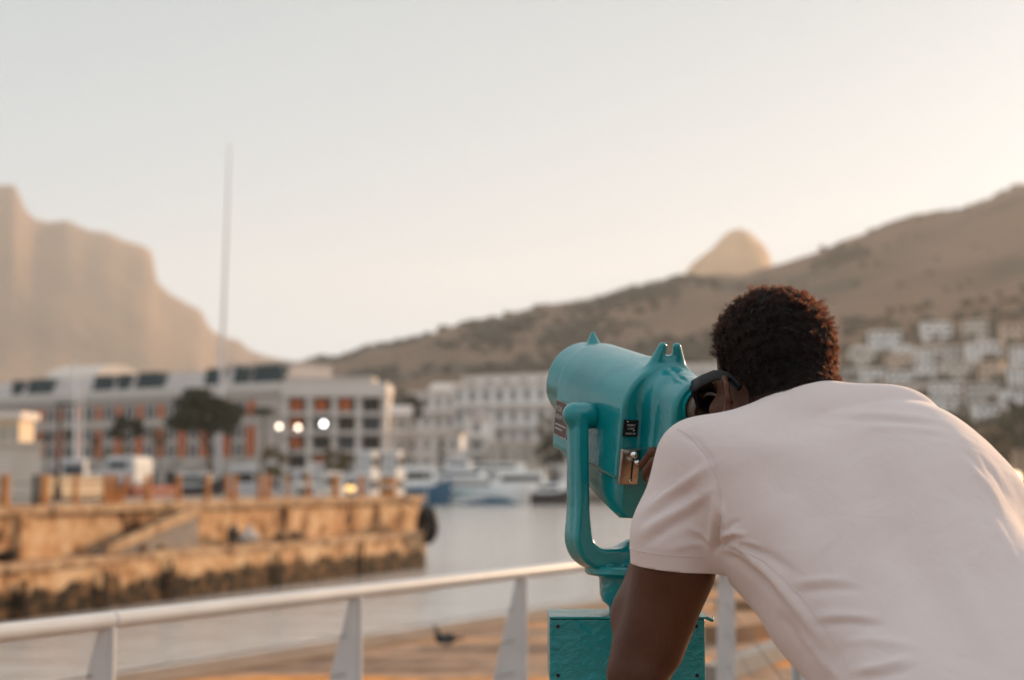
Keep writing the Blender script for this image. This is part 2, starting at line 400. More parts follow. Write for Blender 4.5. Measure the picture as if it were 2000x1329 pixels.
# near quay below the railing
def paving_mat():
    m, t, b = node_mat('quay_paving'); L = t.links; c = t.nodes.new('ShaderNodeTexCoord')
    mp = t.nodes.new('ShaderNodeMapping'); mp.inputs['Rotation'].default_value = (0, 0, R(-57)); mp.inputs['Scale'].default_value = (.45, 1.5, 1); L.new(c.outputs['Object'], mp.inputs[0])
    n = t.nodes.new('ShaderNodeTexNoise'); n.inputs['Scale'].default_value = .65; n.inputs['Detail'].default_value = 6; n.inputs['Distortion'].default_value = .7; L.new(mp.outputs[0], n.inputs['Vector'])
    r = t.nodes.new('ShaderNodeValToRGB'); el = r.color_ramp.elements; el[0].position = .36; el[0].color = (.170, .105, .070, 1); el[1].position = .60; el[1].color = (.62, .25, .05, 1)  # orange patches painted as raking sunlight, dull tones as shade
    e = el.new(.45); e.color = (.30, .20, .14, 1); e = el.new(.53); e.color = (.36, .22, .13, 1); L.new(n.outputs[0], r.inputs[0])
    n2 = t.nodes.new('ShaderNodeTexNoise'); n2.inputs['Scale'].default_value = 5; n2.inputs['Detail'].default_value = 8; L.new(c.outputs['Object'], n2.inputs['Vector'])
    mx_ = t.nodes.new('ShaderNodeMix'); mx_.data_type = 'RGBA'; mx_.blend_type = 'MULTIPLY'; mx_.inputs['Factor'].default_value = .55; L.new(r.outputs[0], mx_.inputs['A'])
    r2 = t.nodes.new('ShaderNodeValToRGB'); r2.color_ramp.elements[0].position = .35; r2.color_ramp.elements[0].color = (.45, .42, .4, 1); r2.color_ramp.elements[1].position = .6; L.new(n2.outputs[0], r2.inputs[0]); L.new(r2.outputs[0], mx_.inputs['B'])
    L.new(mx_.outputs['Result'], b.inputs['Base Color']); b.inputs['Roughness'].default_value = .85
    bp = t.nodes.new('ShaderNodeBump'); bp.inputs['Distance'].default_value = .02; L.new(n2.outputs[0], bp.inputs['Height']); L.new(bp.outputs[0], b.inputs['Normal'])
    return m
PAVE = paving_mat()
q0, q1 = G(270, 1320, 0), G(1078, 1193, 0); qd = (q1-q0).normalized()
E0 = q0-qd*40; E1 = q1+qd*22; E2 = E1+Vector((60, 6, 0))
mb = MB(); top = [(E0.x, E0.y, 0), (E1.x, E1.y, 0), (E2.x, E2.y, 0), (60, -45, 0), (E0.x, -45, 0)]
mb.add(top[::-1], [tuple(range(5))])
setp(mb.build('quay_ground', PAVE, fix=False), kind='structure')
mb = MB(); nrm_ = Vector((-qd.y, qd.x, 0))
mb.loft([[Vector(E0)+nrm_*a+Vector((0, 0, b)) for a, b in ((-.45, .004), (-.43, .03), (.0, .03), (.02, -6.0))], [Vector(E1)+nrm_*a+Vector((0, 0, b)) for a, b in ((-.45, .004), (-.43, .03), (.0, .03), (.02, -6.0))], [Vector(E2)+Vector((0, a, b)) for a, b in ((-.45, .004), (-.43, .03), (.0, .03), (.02, -6.0))]], cap=False, closed=False)
M_COPING = pm('coping_stone', (.27, .19, .135), .85, (.20, .135, .09), scale=2.5, bump=.4, bscale=20, bdist=.02)
setp(mb.build('quay_wall', M_COPING, smooth='auto'), 'brown stone quay wall edge between railing and water', 'wall')
# curved steps on the right
st = thing('curved_steps', 'low curved stone steps on the brown quay beyond the railing', 'steps', (0, 0, 0))
M_STEP = pm('step_stone', (.32, .19, .11), .85, (.24, .14, .085), scale=3, bump=.3, bscale=20, bdist=.01)
M_STEPG = pm('step_grey', (.20, .20, .20), .8, (.26, .24, .22), scale=4)
def curve_kerb(pts, z0, z1, wd, mat):
    P_ = [G(x, y, 0) for x, y in pts]; rings = []
    for i, p_ in enumerate(P_):
        t_ = (P_[min(i+1, len(P_)-1)]-P_[max(i-1, 0)]).normalized(); n_ = Vector((-t_.y, t_.x, 0))
        rings.append([Vector((p_.x, p_.y, z0))-n_*wd/2, Vector((p_.x, p_.y, z0))+n_*wd/2, Vector((p_.x, p_.y, z1))+n_*wd/2, Vector((p_.x, p_.y, z1))-n_*wd/2])
    MB().loft(rings).build('step', mat, st, True, smooth='auto')
curve_kerb([(1405, 1256), (1440, 1250), (1480, 1242), (1520, 1230), (1600, 1200), (1750, 1150), (1900, 1110)], .004, .14, .32, M_STEP)
curve_kerb([(1400, 1190), (1470, 1190), (1540, 1188), (1650, 1165), (1800, 1125)], .004, .10, .22, M_STEP)
curve_kerb([(1385, 1150), (1400, 1148), (1425, 1143), (1500, 1130), (1600, 1110)], .004, .12, .45, M_STEP)
curve_kerb([(1385, 1338), (1445, 1316), (1500, 1295), (1560, 1268), (1650, 1238), (1800, 1190)], .004, .13, .16, M_STEPG)
# ---------------------------------------------------------------- railing
M_RAIL = pm('white_rail_paint', (.56, .56, .56), .35, (.50, .50, .50), scale=6, rvar=.08, bump=.1, bscale=60, bdist=.002)
M_WIRE = pm('steel_wire', (.12, .11, .105), .6)
rl = thing('railing', 'white steel railing with flat tapered posts running behind the teal viewer', 'railing', (0, 0, 0))
ZR = .955
ra0, ra1 = G(0, 1237, ZR), G(1150, 1104, ZR); rd = (ra1-ra0).normalized()
path = [ra0-rd*9, ra0-rd*3, ra0, ra0.lerp(ra1, .5), ra1]
cA, cB = G(1418, 1112, ZR), G(1556, 1250, ZR)
path += [Vector((ra1.x+rd.x*.7, ra1.y+rd.y*.7, ZR)), Vector((cA.x-.10, cA.y+.50, ZR)), cA, cA.lerp(cB, .5), cB, cB+Vector((.02, -.03, -.012)), cB+Vector((.028, -.045, -.045)), cB+Vector((.028, -.045, -.20))]
MB().tube(path, .0285, 16).build('handrail', M_RAIL, rl, True, smooth='auto')
def lerp_on(px):                                                   # point of the rail seen at photo column px
    k0, k1 = -6.0, 3.0
    for _ in range(50):
        k = (k0+k1)/2; q = ra0+rd*k; x_, _y = proj(q)
        if x_ < px: k0 = k
        else: k1 = k
        if k1 < k0+1e-4: break
    # bisection over a wide range
    lo_, hi_ = -4.2, 9.0
    for _ in range(60):
        k = (lo_+hi_)/2; x_, _y = proj(ra0+rd*k)
        if x_ < px: lo_ = k
        else: hi_ = k
    return ra0+rd*lo_
def fin(p, d, w0, w1, name='post'):
    """flat tapered fin: straight edge on the far side, slanting edge on the near side"""
    mb = MB(); n_ = Vector((-d.y, d.x, 0)); t_ = .011
    out = [p+d*.012+Vector((0, 0, -.02)), p-d*w0+Vector((0, 0, -.02)), p-d*w1+Vector((0, 0, -ZR)), p+d*.012+Vector((0, 0, -ZR))]
    mb.prism(out, -n_*t_, n_*t_); mb.tube([p+d*.022+Vector((0, 0, -.02)), p+d*.022+Vector((0, 0, -ZR))], .014, 10)
    return mb.build(name, M_RAIL, rl, True, bevel=.002)
posts = []
for px in (-560, 205, 692, 1016): 
    p_ = lerp_on(px); posts.append(p_)
    d_ = Vector((1, .25, 0)).normalized(); fin(p_, d_, .018, .24)
mb = MB(); p_ = lerp_on(223); mb.tube([p_-rd*.006, p_+rd*.006], .0305, 16); mb.build('joint', M_RAIL, rl, True, smooth='auto')
for p_ in (cA, cB+Vector((.02, 0, 0)), Vector((cA.x*.5+cB.x*.5, cA.y*.5+cB.y*.5, ZR))):
    mb = MB(); w_ = .040 if p_ is cA else .035
    if p_ is not cA and abs(p_.y-cB.y) > .5: continue
    mb.prism([p_+Vector((-w_, 0, -.02)), p_+Vector((w_, 0, -.02)), p_+Vector((w_, 0, -ZR)), p_+Vector((-w_*1.7, 0, -ZR))], Vector((0, -.012, 0)), Vector((0, .012, 0))); mb.build('post', M_RAIL, rl, True, bevel=.002)
for dz in (.17, .32, .47, .62, .77):
    MB().tube([posts[0]+Vector((0, 0, -dz)), posts[1]+Vector((-.02, 0, -dz)), posts[2]+Vector((-.02, 0, -dz)), posts[3]+Vector((-.02, 0, -dz)), Vector((ra1.x+rd.x*.7, ra1.y+rd.y*.7, ZR-dz)), Vector((cA.x-.10, cA.y+.50, ZR-dz)), Vector((cA.x, cA.y, ZR-dz)), Vector((cB.x, cB.y, ZR-dz))], .0022, 6).build('wire', M_WIRE, rl, True, smooth='auto')
# ---------------------------------------------------------------- bird
M_BIRD = pm('dark_feathers', (.018, .020, .022), .7, (.035, .035, .036), scale=30)
bd = thing('bird', 'dark bird on the brown quay with one wing raised', 'bird', tuple(G(872, 1268, 0)))
B_ = G(872, 1268, 0); bz = .08
q = Field(); q.add(cone(B_+Vector((-.055, 0, bz)), B_+Vector((.03, .01, bz+.004)), .036, .042), .02); q.add(cone(B_+Vector((.03, .01, bz)), B_+Vector((.155, .02, bz+.006)), .018, .005), .02)
q.add(cone(B_+Vector((-.055, 0, bz)), B_+Vector((-.085, -.005, bz+.022)), .020, .016), .01); q.add(cone(B_+Vector((-.085, -.005, bz+.024)), B_+Vector((-.118, -.008, bz+.016)), .006, .002), .004)
for dx in (-.012, .014): q.add(cone(B_+Vector((dx, 0, bz-.01)), B_+Vector((dx+.004, 0, .006)), .005, .004), .004); q.add(cone(B_+Vector((dx+.004, 0, .006)), B_+Vector((dx-.026, 0, .004)), .004, .002), .003)
V_, F_ = polygonize(q, tuple(B_+Vector((-.15, -.06, -.01))), tuple(B_+Vector((.19, .08, .14))), .006); mesh_np('body', V_, F_, M_BIRD, bd)
for sg_, tp in ((1, [(-.03, .03, .085), (-.065, .05, .14), (-.115, .06, .205), (-.098, .06, .13), (-.045, .05, .100), (.02, .04, .088)]), (-1, [(-.03, -.01, .09), (-.06, -.06, .085), (-.02, -.12, .070), (.05, -.11, .068), (.045, -.02, .085)])):
    MB().prism([B_+Vector(a_) for a_ in tp], Vector((0, 0, 0)), Vector((0, .006, .004))).build('wing', M_BIRD, bd, True)
# ================================================================ pier across the water
def quay_stone(name, wet):
    m, t, b = node_mat(name); L = t.links; c = t.nodes.new('ShaderNodeTexCoord')
    n = t.nodes.new('ShaderNodeTexNoise'); n.inputs['Scale'].default_value = .9; n.inputs['Detail'].default_value = 8; n.inputs['Roughness'].default_value = .65; L.new(c.outputs['Object'], n.inputs['Vector'])
    r = t.nodes.new('ShaderNodeValToRGB'); el = r.color_ramp.elements; el[0].position = .36; el[0].color = (.07, .030, .015, 1); el[1].position = .60; el[1].color = (.62, .42, .25, 1)
    e = el.new(.42); e.color = (.34, .17, .08, 1); e = el.new(.51); e.color = (.55, .32, .16, 1); L.new(n.outputs[0], r.inputs[0]); col = r.outputs[0]
    if wet:
        sx = t.nodes.new('ShaderNodeSeparateXYZ'); L.new(c.outputs['Object'], sx.inputs[0])
        n2 = t.nodes.new('ShaderNodeTexNoise'); n2.inputs['Scale'].default_value = .75; n2.inputs['Detail'].default_value = 9; n2.inputs['Roughness'].default_value = .7; n2.inputs['Distortion'].default_value = .4; L.new(c.outputs['Object'], n2.inputs['Vector'])
        a = t.nodes.new('ShaderNodeMath'); a.operation = 'MULTIPLY_ADD'; a.inputs[1].default_value = 2.5; L.new(n2.outputs[0], a.inputs[0]); L.new(sx.outputs['Z'], a.inputs[2])
        mr = t.nodes.new('ShaderNodeMapRange'); mr.inputs['From Min'].default_value = -1.42; mr.inputs['From Max'].default_value = -1.15; L.new(a.outputs[0], mr.inputs[0])
        mx_ = t.nodes.new('ShaderNodeMix'); mx_.data_type = 'RGBA'; L.new(mr.outputs[0], mx_.inputs['Factor']); nw = t.nodes.new('ShaderNodeTexNoise'); nw.inputs['Scale'].default_value = 2.6; nw.inputs['Detail'].default_value = 7; L.new(c.outputs['Object'], nw.inputs['Vector'])
        rw = t.nodes.new('ShaderNodeValToRGB'); rw.color_ramp.elements[0].position = .44; rw.color_ramp.elements[0].color = (.005, .004, .002, 1); rw.color_ramp.elements[1].position = .66; rw.color_ramp.elements[1].color = (.14, .07, .028, 1); L.new(nw.outputs[0], rw.inputs[0]); L.new(rw.outputs[0], mx_.inputs['A']); L.new(col, mx_.inputs['B']); col = mx_.outputs['Result']
    L.new(col, b.inputs['Base Color']); b.inputs['Roughness'].default_value = .85
    bp = t.nodes.new('ShaderNodeBump'); bp.inputs['Distance'].default_value = .12; L.new(n.outputs[0], bp.inputs['Height']); L.new(bp.outputs[0], b.inputs['Normal'])
    return m
M_Q = quay_stone('pier_stone', False); M_QW = quay_stone('pier_stone_tidal', True)
M_COPE = pm('pier_coping', (.54, .36, .21), .85, (.26, .14, .075), scale=1.6, bump=.4, bscale=8, bdist=.05)
M_DECK = pm('pier_deck', (.30, .24, .19), .9, (.22, .17, .13), scale=.8)
L0, L1 = G(0, 1216, ZW), G(832, 1110, ZW); ld = (L1-L0).normalized(); lb = Vector((-ld.y, ld.x, 0))
LS = L0-ld*26
ZT, ZL = .33, -1.62
pier = thing('pier', 'long weathered orange stone pier with a ledge above the water', 'pier', (L0.x, L0.y, 0))
mb = MB(); mb.prism([Vector((LS.x, LS.y, -7)), Vector((L1.x, L1.y, -7)), Vector((L1.x, L1.y, ZL-.28)), Vector((LS.x, LS.y, ZL-.28))], Vector((0, 0, 0)), lb*1.8); mb.build('lower_wall', M_QW, pier, True)
mb = MB()
nseg = 22; LEN = (L1-LS).length
for i in range(nseg):
    a = LS+ld*(LEN*i/nseg+.03); b_ = LS+ld*(LEN*(i+1)/nseg-.03); o_ = random.uniform(-.10, .06); h_ = random.uniform(-.03, .05)
    mb.prism([Vector((a.x, a.y, ZL-.28)), Vector((b_.x, b_.y, ZL-.28)), Vector((b_.x, b_.y, ZL+h_)), Vector((a.x, a.y, ZL+h_))], -lb*(.12+o_), lb*1.8)
mb.build('ledge', M_COPE, pier, True, bevel=.04)
U0 = LS+lb*1.5; U1 = L1+lb*1.5
while proj(U1)[0] < 821: U1 = U1+ld*.2
mb = MB(); mb.prism([Vector((U0.x, U0.y, ZL-.2)), Vector((U1.x, U1.y, ZL-.2)), Vector((U1.x, U1.y, ZT-.34)), Vector((U0.x, U0.y, ZT-.34))], Vector((0, 0, 0)), lb*9); mb.build('upper_wall', M_Q, pier, True)
mb = MB(); UL = (U1-U0).length
for i in range(26):
    a = U0+ld*(UL*i/26+.02); b_ = U0+ld*(UL*(i+1)/26-.02); o_ = random.uniform(-.06, .05)
    mb.prism([Vector((a.x, a.y, ZT-.34)), Vector((b_.x, b_.y, ZT-.34)), Vector((b_.x, b_.y, ZT)), Vector((a.x, a.y, ZT))], -lb*(.25+o_), lb*.8)
mb.build('coping', M_COPE, pier, True, bevel=.03)
mb = MB(); a = U0+lb*.8; b_ = U1+lb*.8; mb.prism([Vector((a.x, a.y, ZT-.4)), Vector((b_.x, b_.y, ZT-.4)), Vector((b_.x, b_.y, ZT-.02)), Vector((a.x, a.y, ZT-.02))], Vector((0, 0, 0)), lb*9); mb.build('deck', M_DECK, pier, True)
def along(px, py, z, off):
    """pier point (distance k along, offset back) whose photo column is px"""
    lo_, hi_ = -30.0, 90.0
    for _ in range(50):
        k = (lo_+hi_)/2; q = L0+ld*k+lb*off; q.z = z
        if proj(q)[0] < px: lo_ = k
        else: hi_ = k
    q = L0+ld*lo_+lb*off; q.z = z; return q
for px in (42, 560, 740):                      # buttresses
    q = along(px, 0, 0, 1.5); mb = MB(); w_ = random.uniform(.15, .3)
    mb.prism([q-ld*w_+Vector((0, 0, ZL)), q+ld*w_+Vector((0, 0, ZL)), q+ld*w_+Vector((0, 0, ZT-.36)), q-ld*w_+Vector((0, 0, ZT-.36))], -lb*.16, lb*.1); mb.build('buttress', M_Q, pier, True, bevel=.03)
# stair down to the ledge
s0, s1 = along(352, 0, 0, 1.5), along(168, 0, 0, 1.5); n = 12; mb = MB(); d_ = (s1-s0)
for i in range(n):
    a = s0+d_*(i/n); b_ = s0+d_*((i+1)/n); z_ = (ZT-.3)+(ZL+.12-ZT+.3)*((i+.5)/n)
    mb.prism([a+Vector((0, 0, ZL+.002)), b_+Vector((0, 0, ZL+.002)), b_+Vector((0, 0, z_)), a+Vector((0, 0, z_))], -lb*.95, -lb*.27)
mb.build('stair', pm('stair_stone', (.22, .20, .19), .9, (.30, .24, .19), scale=2), pier, True)
mb = MB(); mb.prism([s0+Vector((0, 0, ZT-.55)), s0+Vector((0, 0, ZT-.05)), s1+Vector((0, 0, ZL+.38)), s1+Vector((0, 0, ZL+.004))], -lb*1.15, -lb*.97); mb.build('stair_wall', M_COPE, pier, True, bevel=.02)
# dark openings and lumps
M_DARK = pm('tarred_timber', (.018, .014, .011), .8, (.05, .03, .018), scale=3)
for k_, px in enumerate((48, 202, 332, 540, 705)):
    q = along(px, 0, 0, 0); mb = MB(); r_ = .06+.03*random.random()
    mb.tube([q+Vector((0, 0, -4.5))-lb*.13, q+Vector((0, 0, ZL-.35-.3*random.random()))-lb*.13], r_, 8)
    if k_ < 40: mb.build('fender_pile', M_DARK, pier, True, smooth='auto')
M_RUST = pm('orange_rust', (.45, .16, .045), .75, (.30, .09, .03), scale=5, third=(.50, .22, .07))
gp = 'orange posts along the pier edge'
pp = [(8, 982, .30, 0), (68, 985, .20, 0), (84, 985, .27, 0), (147, 980, .18, 0), (207, 980, .26, 0), (223, 980, .24, 0), (234, 982, .20, 16), (288, 978, .24, 0), (348, 978, .22, 0), (405, 976, .22, 0), (446, 976, .20, -6), (458, 976, .24, 0), (508, 975, .24, 0), (523, 975, .26, 0), (562, 974, .14, 0), (601, 974, .18, 0), (655, 972, .32, 0), (706, 971, .26, 0)]
ords = ['leftmost orange post on the pier, at the photo edge', 'dark post beside the second orange post from the left on the pier', 'orange post on the pier just right of the dark post', 'thin orange post in front of the pale low cabinet', 'left post of the tight trio of orange posts', 'middle post of the tight trio of orange posts', 'leaning orange post at the right of the tight trio', 'orange post on the pier under the red hulled trawler', 'orange post between the trawler and the wide dark tree', 'orange post on the pier below the wide dark tree', 'slightly leaning orange post left of the pier centre pair', 'upright orange post beside the slightly leaning one', 'left post of the wide orange pair mid pier', 'right reddish post of the wide orange pair mid pier', 'very thin post on the pier right of the wide orange pair', 'slim orange post left of the thick bright orange post', 'thick bright orange post left of the amber pier glint', 'orange post on the pier right of the amber pier glint']
M_DPOST = pm('dark_post', (.02, .03, .035), .6)
for i, (px, py, dia, lean) in enumerate(pp):
    q = along(px, py, ZT, 1.75); hgt = 1.02
    o_ = thing('pier_post', ords[i], 'post', tuple(q), 0, gp)
    mb = MB(); tl = math.tan(R(lean)); mb.tube([q, q+Vector((tl*hgt*.5, 0, hgt*.5)), q+Vector((tl*hgt, 0, hgt))], [dia*.62, dia*.52, dia*.5], 10); mb.build('shaft', M_DPOST if i == 1 else M_RUST, o_, True, smooth='auto')
    mb = MB(); mb.lathe([(dia*.60, 0), (dia*.62, .05), (dia*.35, .12)], q+Vector((tl*hgt, 0, hgt)), 10); mb.build('cap', M_DPOST if i == 1 else M_RUST, o_, True, smooth='auto')
q0_, q1_ = along(-60, 0, ZT, 1.75), along(735, 0, ZT, 1.75)
hr = thing('pier_rail', 'thin dark horizontal rails joining the orange posts on the pier', 'rail', tuple(q0_))
for dz in (.35, .8): MB().tube([q0_+Vector((0, 0, dz)), q1_+Vector((0, 0, dz))], .022, 6).build('rail', M_DARK, hr, True)
q = along(758, 0, ZT, 2.2); o_ = thing('drum', 'squat orange drum with a pale band at the end of the pier', 'drum', tuple(q))
mb = MB(); mb.lathe([(.42, 0), (.44, .05), (.44, .30), (.46, .33), (.44, .36), (.44, .62), (.46, .65), (.44, .68), (.44, .92), (.40, .96), (.0, .96)], q, 20); mb.build('shell', M_RUST, o_, True, smooth='auto')
mb = MB(); mb.lathe([(.446, .37), (.452, .38), (.452, .60), (.446, .61)], q, 20); mb.build('band', pm('pale_band', (.5, .42, .36), .6), o_, True, smooth='auto')
def glow(name, col, s):
    m, t, b = node_mat(name); b.inputs['Base Color'].default_value = (*col, 1); b.inputs['Emission Color'].default_value = (*col, 1); b.inputs['Emission Strength'].default_value = s; return m
q = along(684, 0, ZT, 1.9); o_ = thing('pier_glint', 'low amber oval added as a glint between two orange posts', 'glint', tuple(q))  # made-up lamp body, its amber glow stands for a glint
mb = MB(); mb.lathe([(.14, 0), (.12, .10), (.08, .28)], q, 12); mb.build('base', M_DARK, o_, True, smooth='auto')
mb = MB(); mb.lathe([(.08, .28), (.24, .34), (.27, .42), (.22, .50), (.05, .55)], q, 14); mb.build('glint_globe', glow('amber_glint', (1, .60, .20), 1.5), o_, True, smooth='auto')
# tyre fender at the corner and litter on the ledge
q = along(826, 0, 0, .1); tf = thing('tyre_fender', 'big black tyre fender hanging at the end corner of the pier', 'tyre', (q.x, q.y, -1.1))
def torus(c, R_, r_, ax, n=22, k=10):
    ax = ax.normalized(); a = ax.orthogonal().normalized(); b_ = ax.cross(a); mb = MB(); c = Vector(c)
    return mb.tube([c+(a*math.cos(2*math.pi*i/n)+b_*math.sin(2*math.pi*i/n))*R_ for i in range(n+1)], r_, k, cap=False)
torus(q+ld*.35-lb*.1+Vector((0, 0, -1.25)), .75, .33, ld+lb*-.8).build('tyre', M_RUBBER, tf, True, smooth=True)
MB().tube([q+ld*.35-lb*.1+Vector((0, 0, -.6)), q+lb*1.0-ld*.8+Vector((0, 0, ZT))], .04, 6).build('chain', M_DARK, tf, True)
q = along(455, 0, ZL, .9); o_ = setp(torus(q+Vector((0, 0, .42)), .34, .14, -lb+ld*.2).build('tyre', M_RUBBER, smooth=True), 'black tyre leaning on the pier ledge beside the white sack', 'tyre')
q = along(484, 0, ZL, .8); sk = Field(); sk.add(cone(q+Vector((-.2, 0, .25)), q+Vector((.25, .1, .3)), .28, .24), .1); sk.add(cone(q+Vector((0, 0, .4)), q+Vector((.05, 0, .75)), .22, .12), .12)
V_, F_ = polygonize(sk, tuple(q+Vector((-.8, -.8, -.1))), tuple(q+Vector((.9, .9, 1.1))), .05); setp(mesh_np('sack', V_, F_, pm('white_sack', (.55, .50, .45), .9)), 'bulging white sack on the pier ledge', 'sack')
M_BOULDER = pm('boulder', (.30, .19, .11), .9, (.16, .10, .06), scale=3)
for k_, (px, lb_) in enumerate(((20, 'dark rubble stone on the ledge at the far left of the pier'), (262, 'round dark rubble stone on the ledge right of the stair foot'), (310, 'pale rubble stone on the ledge below the top of the stair'), (560, 'rubble stone on the ledge right of the white sack'), (580, 'small rubble stone at the middle right of the ledge'))):
    q = along(px, 0, ZL, .7+.3*random.random()); sk = Field()
    for j in range(4): sk.add(ell(q+Vector((random.uniform(-.3, .3), random.uniform(-.15, .15), .12+random.uniform(0, .15))), (random.uniform(.15, .35),)*2+(random.uniform(.12, .22),)), .08)
    V_, F_ = polygonize(sk, tuple(q+Vector((-.9, -.7, -.15))), tuple(q+Vector((.9, .7, .8))), .06); setp(mesh_np('rubble_stone', V_, F_, M_BOULDER if k_ else M_DARK, smooth=False), lb_, 'stone', 'rubble on the pier ledge')
# street lamps
M_POST = pm('lamp_post_paint', (.022, .022, .026), .5)
def lamp(px, ytop, Y, label, zb, heads, gl=None, grp=None, r_=.07, pm_=M_POST):
    q = W(px, ytop, Y); b_ = Vector((q.x, q.y, zb)); o_ = thing('street_lamp', label, 'street lamp', tuple(b_), 0, grp)
    MB().lathe([(r_*2.2, 0), (r_*2, .5), (r_*1.1, .8), (r_*.8, q.z-zb)], b_, 10).build('pole', pm_, o_, True, smooth='auto')
    if heads: mb = MB(); mb.lathe([(.05, 0), (.26, .08), (.34, .32), (.26, .58), (.05, .68)], q, 14); mb.build('glint_globe', gl, o_, True, smooth='auto')
    else: mb = MB(); mb.box(q+Vector((.25, 0, 0)), (.9, .25, .12)); mb.build('lamp_head', pm_, o_, True, bevel=.03)
W1, W2 = glow('warm_glint', (1, .80, .62), 3.4), glow('white_glint', (1, .97, .97), 6.0)  # emission imitates the sun glinting on the lamp globes
gl_ = 'sun-glinting globe lamps in front of the hotel'
lamp(545, 838, 205, 'leftmost of the three globe lamps, with a warm peach sun glint', -1.9, 1, W1, gl_)
lamp(582, 840, 205, 'middle of the three globe lamps, with a warm peach sun glint', -1.9, 1, W1, gl_)
lamp(632, 833, 205, 'rightmost of the three globe lamps, with the brightest, white sun glint', -1.9, 1, W2, gl_)
q = W(118, 790, 62); lamp(118, 790, 62, 'tall dark lamp post on the pier near the left edge', ZT, 0, r_=.085)
lamp(566, 880, 190, 'thin brown lamp post between the left and middle globe lamps', -1.9, 0)
lamp(1984, 944, 90, 'low warm lamp at the right edge beyond the man\'s shoulder', -3, 1, glow('edge_glint', (1, .72, .42), 2.5))  # added lamp, its glow stands in for glints off cars
# ================================================================ hotel
M_HWALL = pm('hotel_render', (.50, .42, .37), .85, (.56, .48, .42), scale=.15)
M_HWALL2 = pm('hotel_cornice', (.66, .58, .52), .8); M_TERRA = pm('terracotta', (.58, .15, .045), .8, (.42, .10, .035), scale=1.5)
M_WIN = pm('window_glass', (.045, .055, .065), .22, (.10, .11, .12), scale=.4); M_SLATE = pm('slate', (.018, .040, .050), .6, (.028, .052, .062), scale=.6)
M_ROOFG = pm('zinc_roof', (.50, .44, .41), .7, (.44, .39, .37), scale=.3); M_WINL = pm('pale_window', (.20, .20, .20), .3, (.36, .34, .33), scale=.3); M_WHITE = pm('white_render', (.74, .70, .67), .8, (.80, .76, .72), scale=.2)
M_WHITE2 = pm('cream_render', (.58, .50, .42), .85, (.52, .45, .38), scale=.3); M_BALC = pm('balcony_glass', (.30, .30, .30), .4); M_SHADE = pm('dark_opening', (.05, .045, .042), .7)
def local(name, label, cat, a, b_, z0, group=None):
    d_ = Vector((b_[0]-a[0], b_[1]-a[1])); return thing(name, label, cat, (a[0], a[1], z0), math.atan2(d_.y, d_.x), group), d_.length
def lb_box(mb, x0, x1, y0, y1, z0, z1): return mb.span((x0, y0, z0), (x1, y1, z1))
A_, B2 = (-137, 336), (-44, 272)
hotel, HLn = local('hotel', 'long grey hotel with terracotta panels and dark dormers behind the pier', 'hotel', A_, B2, -1.9)
def lp(name, mat, par, boxes, **k):
    mb = MB()
    for b_ in boxes: lb_box(mb, *b_)
    return mb.build(name, mat, par, **k)
lp('wall', M_HWALL, hotel, [(0, HLn, 0, 16, 0, 19.6)])
lp('cornice', M_HWALL2, hotel, [(-.6, HLn+.4, -.9, 1, 19.6, 21.2), (-.3, HLn+.2, -.5, 1, 18.9, 19.597)])
lp('string_course', M_HWALL2, hotel, [(-.2, HLn, -.35, .5, 13.6, 14.0), (-.2, HLn, -.30, .5, 5.6, 6.2)])
mb = MB(); mb.loft([[Vector((x, y, z)) for y, z in ((.3, 21.2), (2.6, 24.4), (13.4, 24.4), (15.7, 21.2))] for x in (0, HLn)]); roof = mb.build('roof', M_ROOFG, hotel)
for px, wd in ((30, 3.0), (75, 8.6), (198, 6.0), (238, 3.4), (290, 8.6), (415, 5.0), (468, 4.0), (522, 9.0), (-60, 8), (-130, 4)):
    lo_, hi_ = 0, HLn
    for _ in range(40):
        k = (lo_+hi_)/2; t_ = k/HLn; q = (A_[0]+(B2[0]-A_[0])*t_, A_[1]+(B2[1]-A_[1])*t_, 22)
        if proj(q)[0] < px: lo_ = k
        else: hi_ = k
    mb = MB(); mb.loft([[Vector((lo_-wd/2, y, 21.2)), Vector((lo_+wd/2, y, 21.2)), Vector((lo_+wd*.36, y, 24.6)), Vector((lo_-wd*.36, y, 24.6))] for y in (.1, 3.4)]); mb.build('dormer', M_SLATE, roof)
nb = 17
for i in range(nb):
    x = 2.3+i*(HLn-4)/nb
    lp('terracotta_panel', M_TERRA, hotel, [(x-1.0, x+1.0, -.12, .1, 15.0, 17.9)]); lp('terracotta_panel', M_TERRA, hotel, [(x-1.15, x+1.15, -.14, .1, 7.0, 12.9)])
    if i < nb-1:
        xm = x+.5*(HLn-4)/nb
        for z0, z1 in ((14.9, 17.8), (10.6, 13.0), (7.0, 9.6)):
            if (i*3+int(z0)) % 1 == 0: [lp('window', M_WIN, hotel, [(xm+o-.55, xm+o+.55, -.06, .1, z0, z1)]) for o in (-.85, .85)]
for k in range(int(HLn/6.1)): lp('arch_opening', M_SHADE, hotel, [(1.5+k*6.1, 5.0+k*6.1, -.08, .1, .3, 4.2)])
for k in range(int(HLn/9)): lp('balcony', M_HWALL2, hotel, [(1+k*9.0, 4.5+k*9.0, -1.0, .1, 6.3, 6.75)])
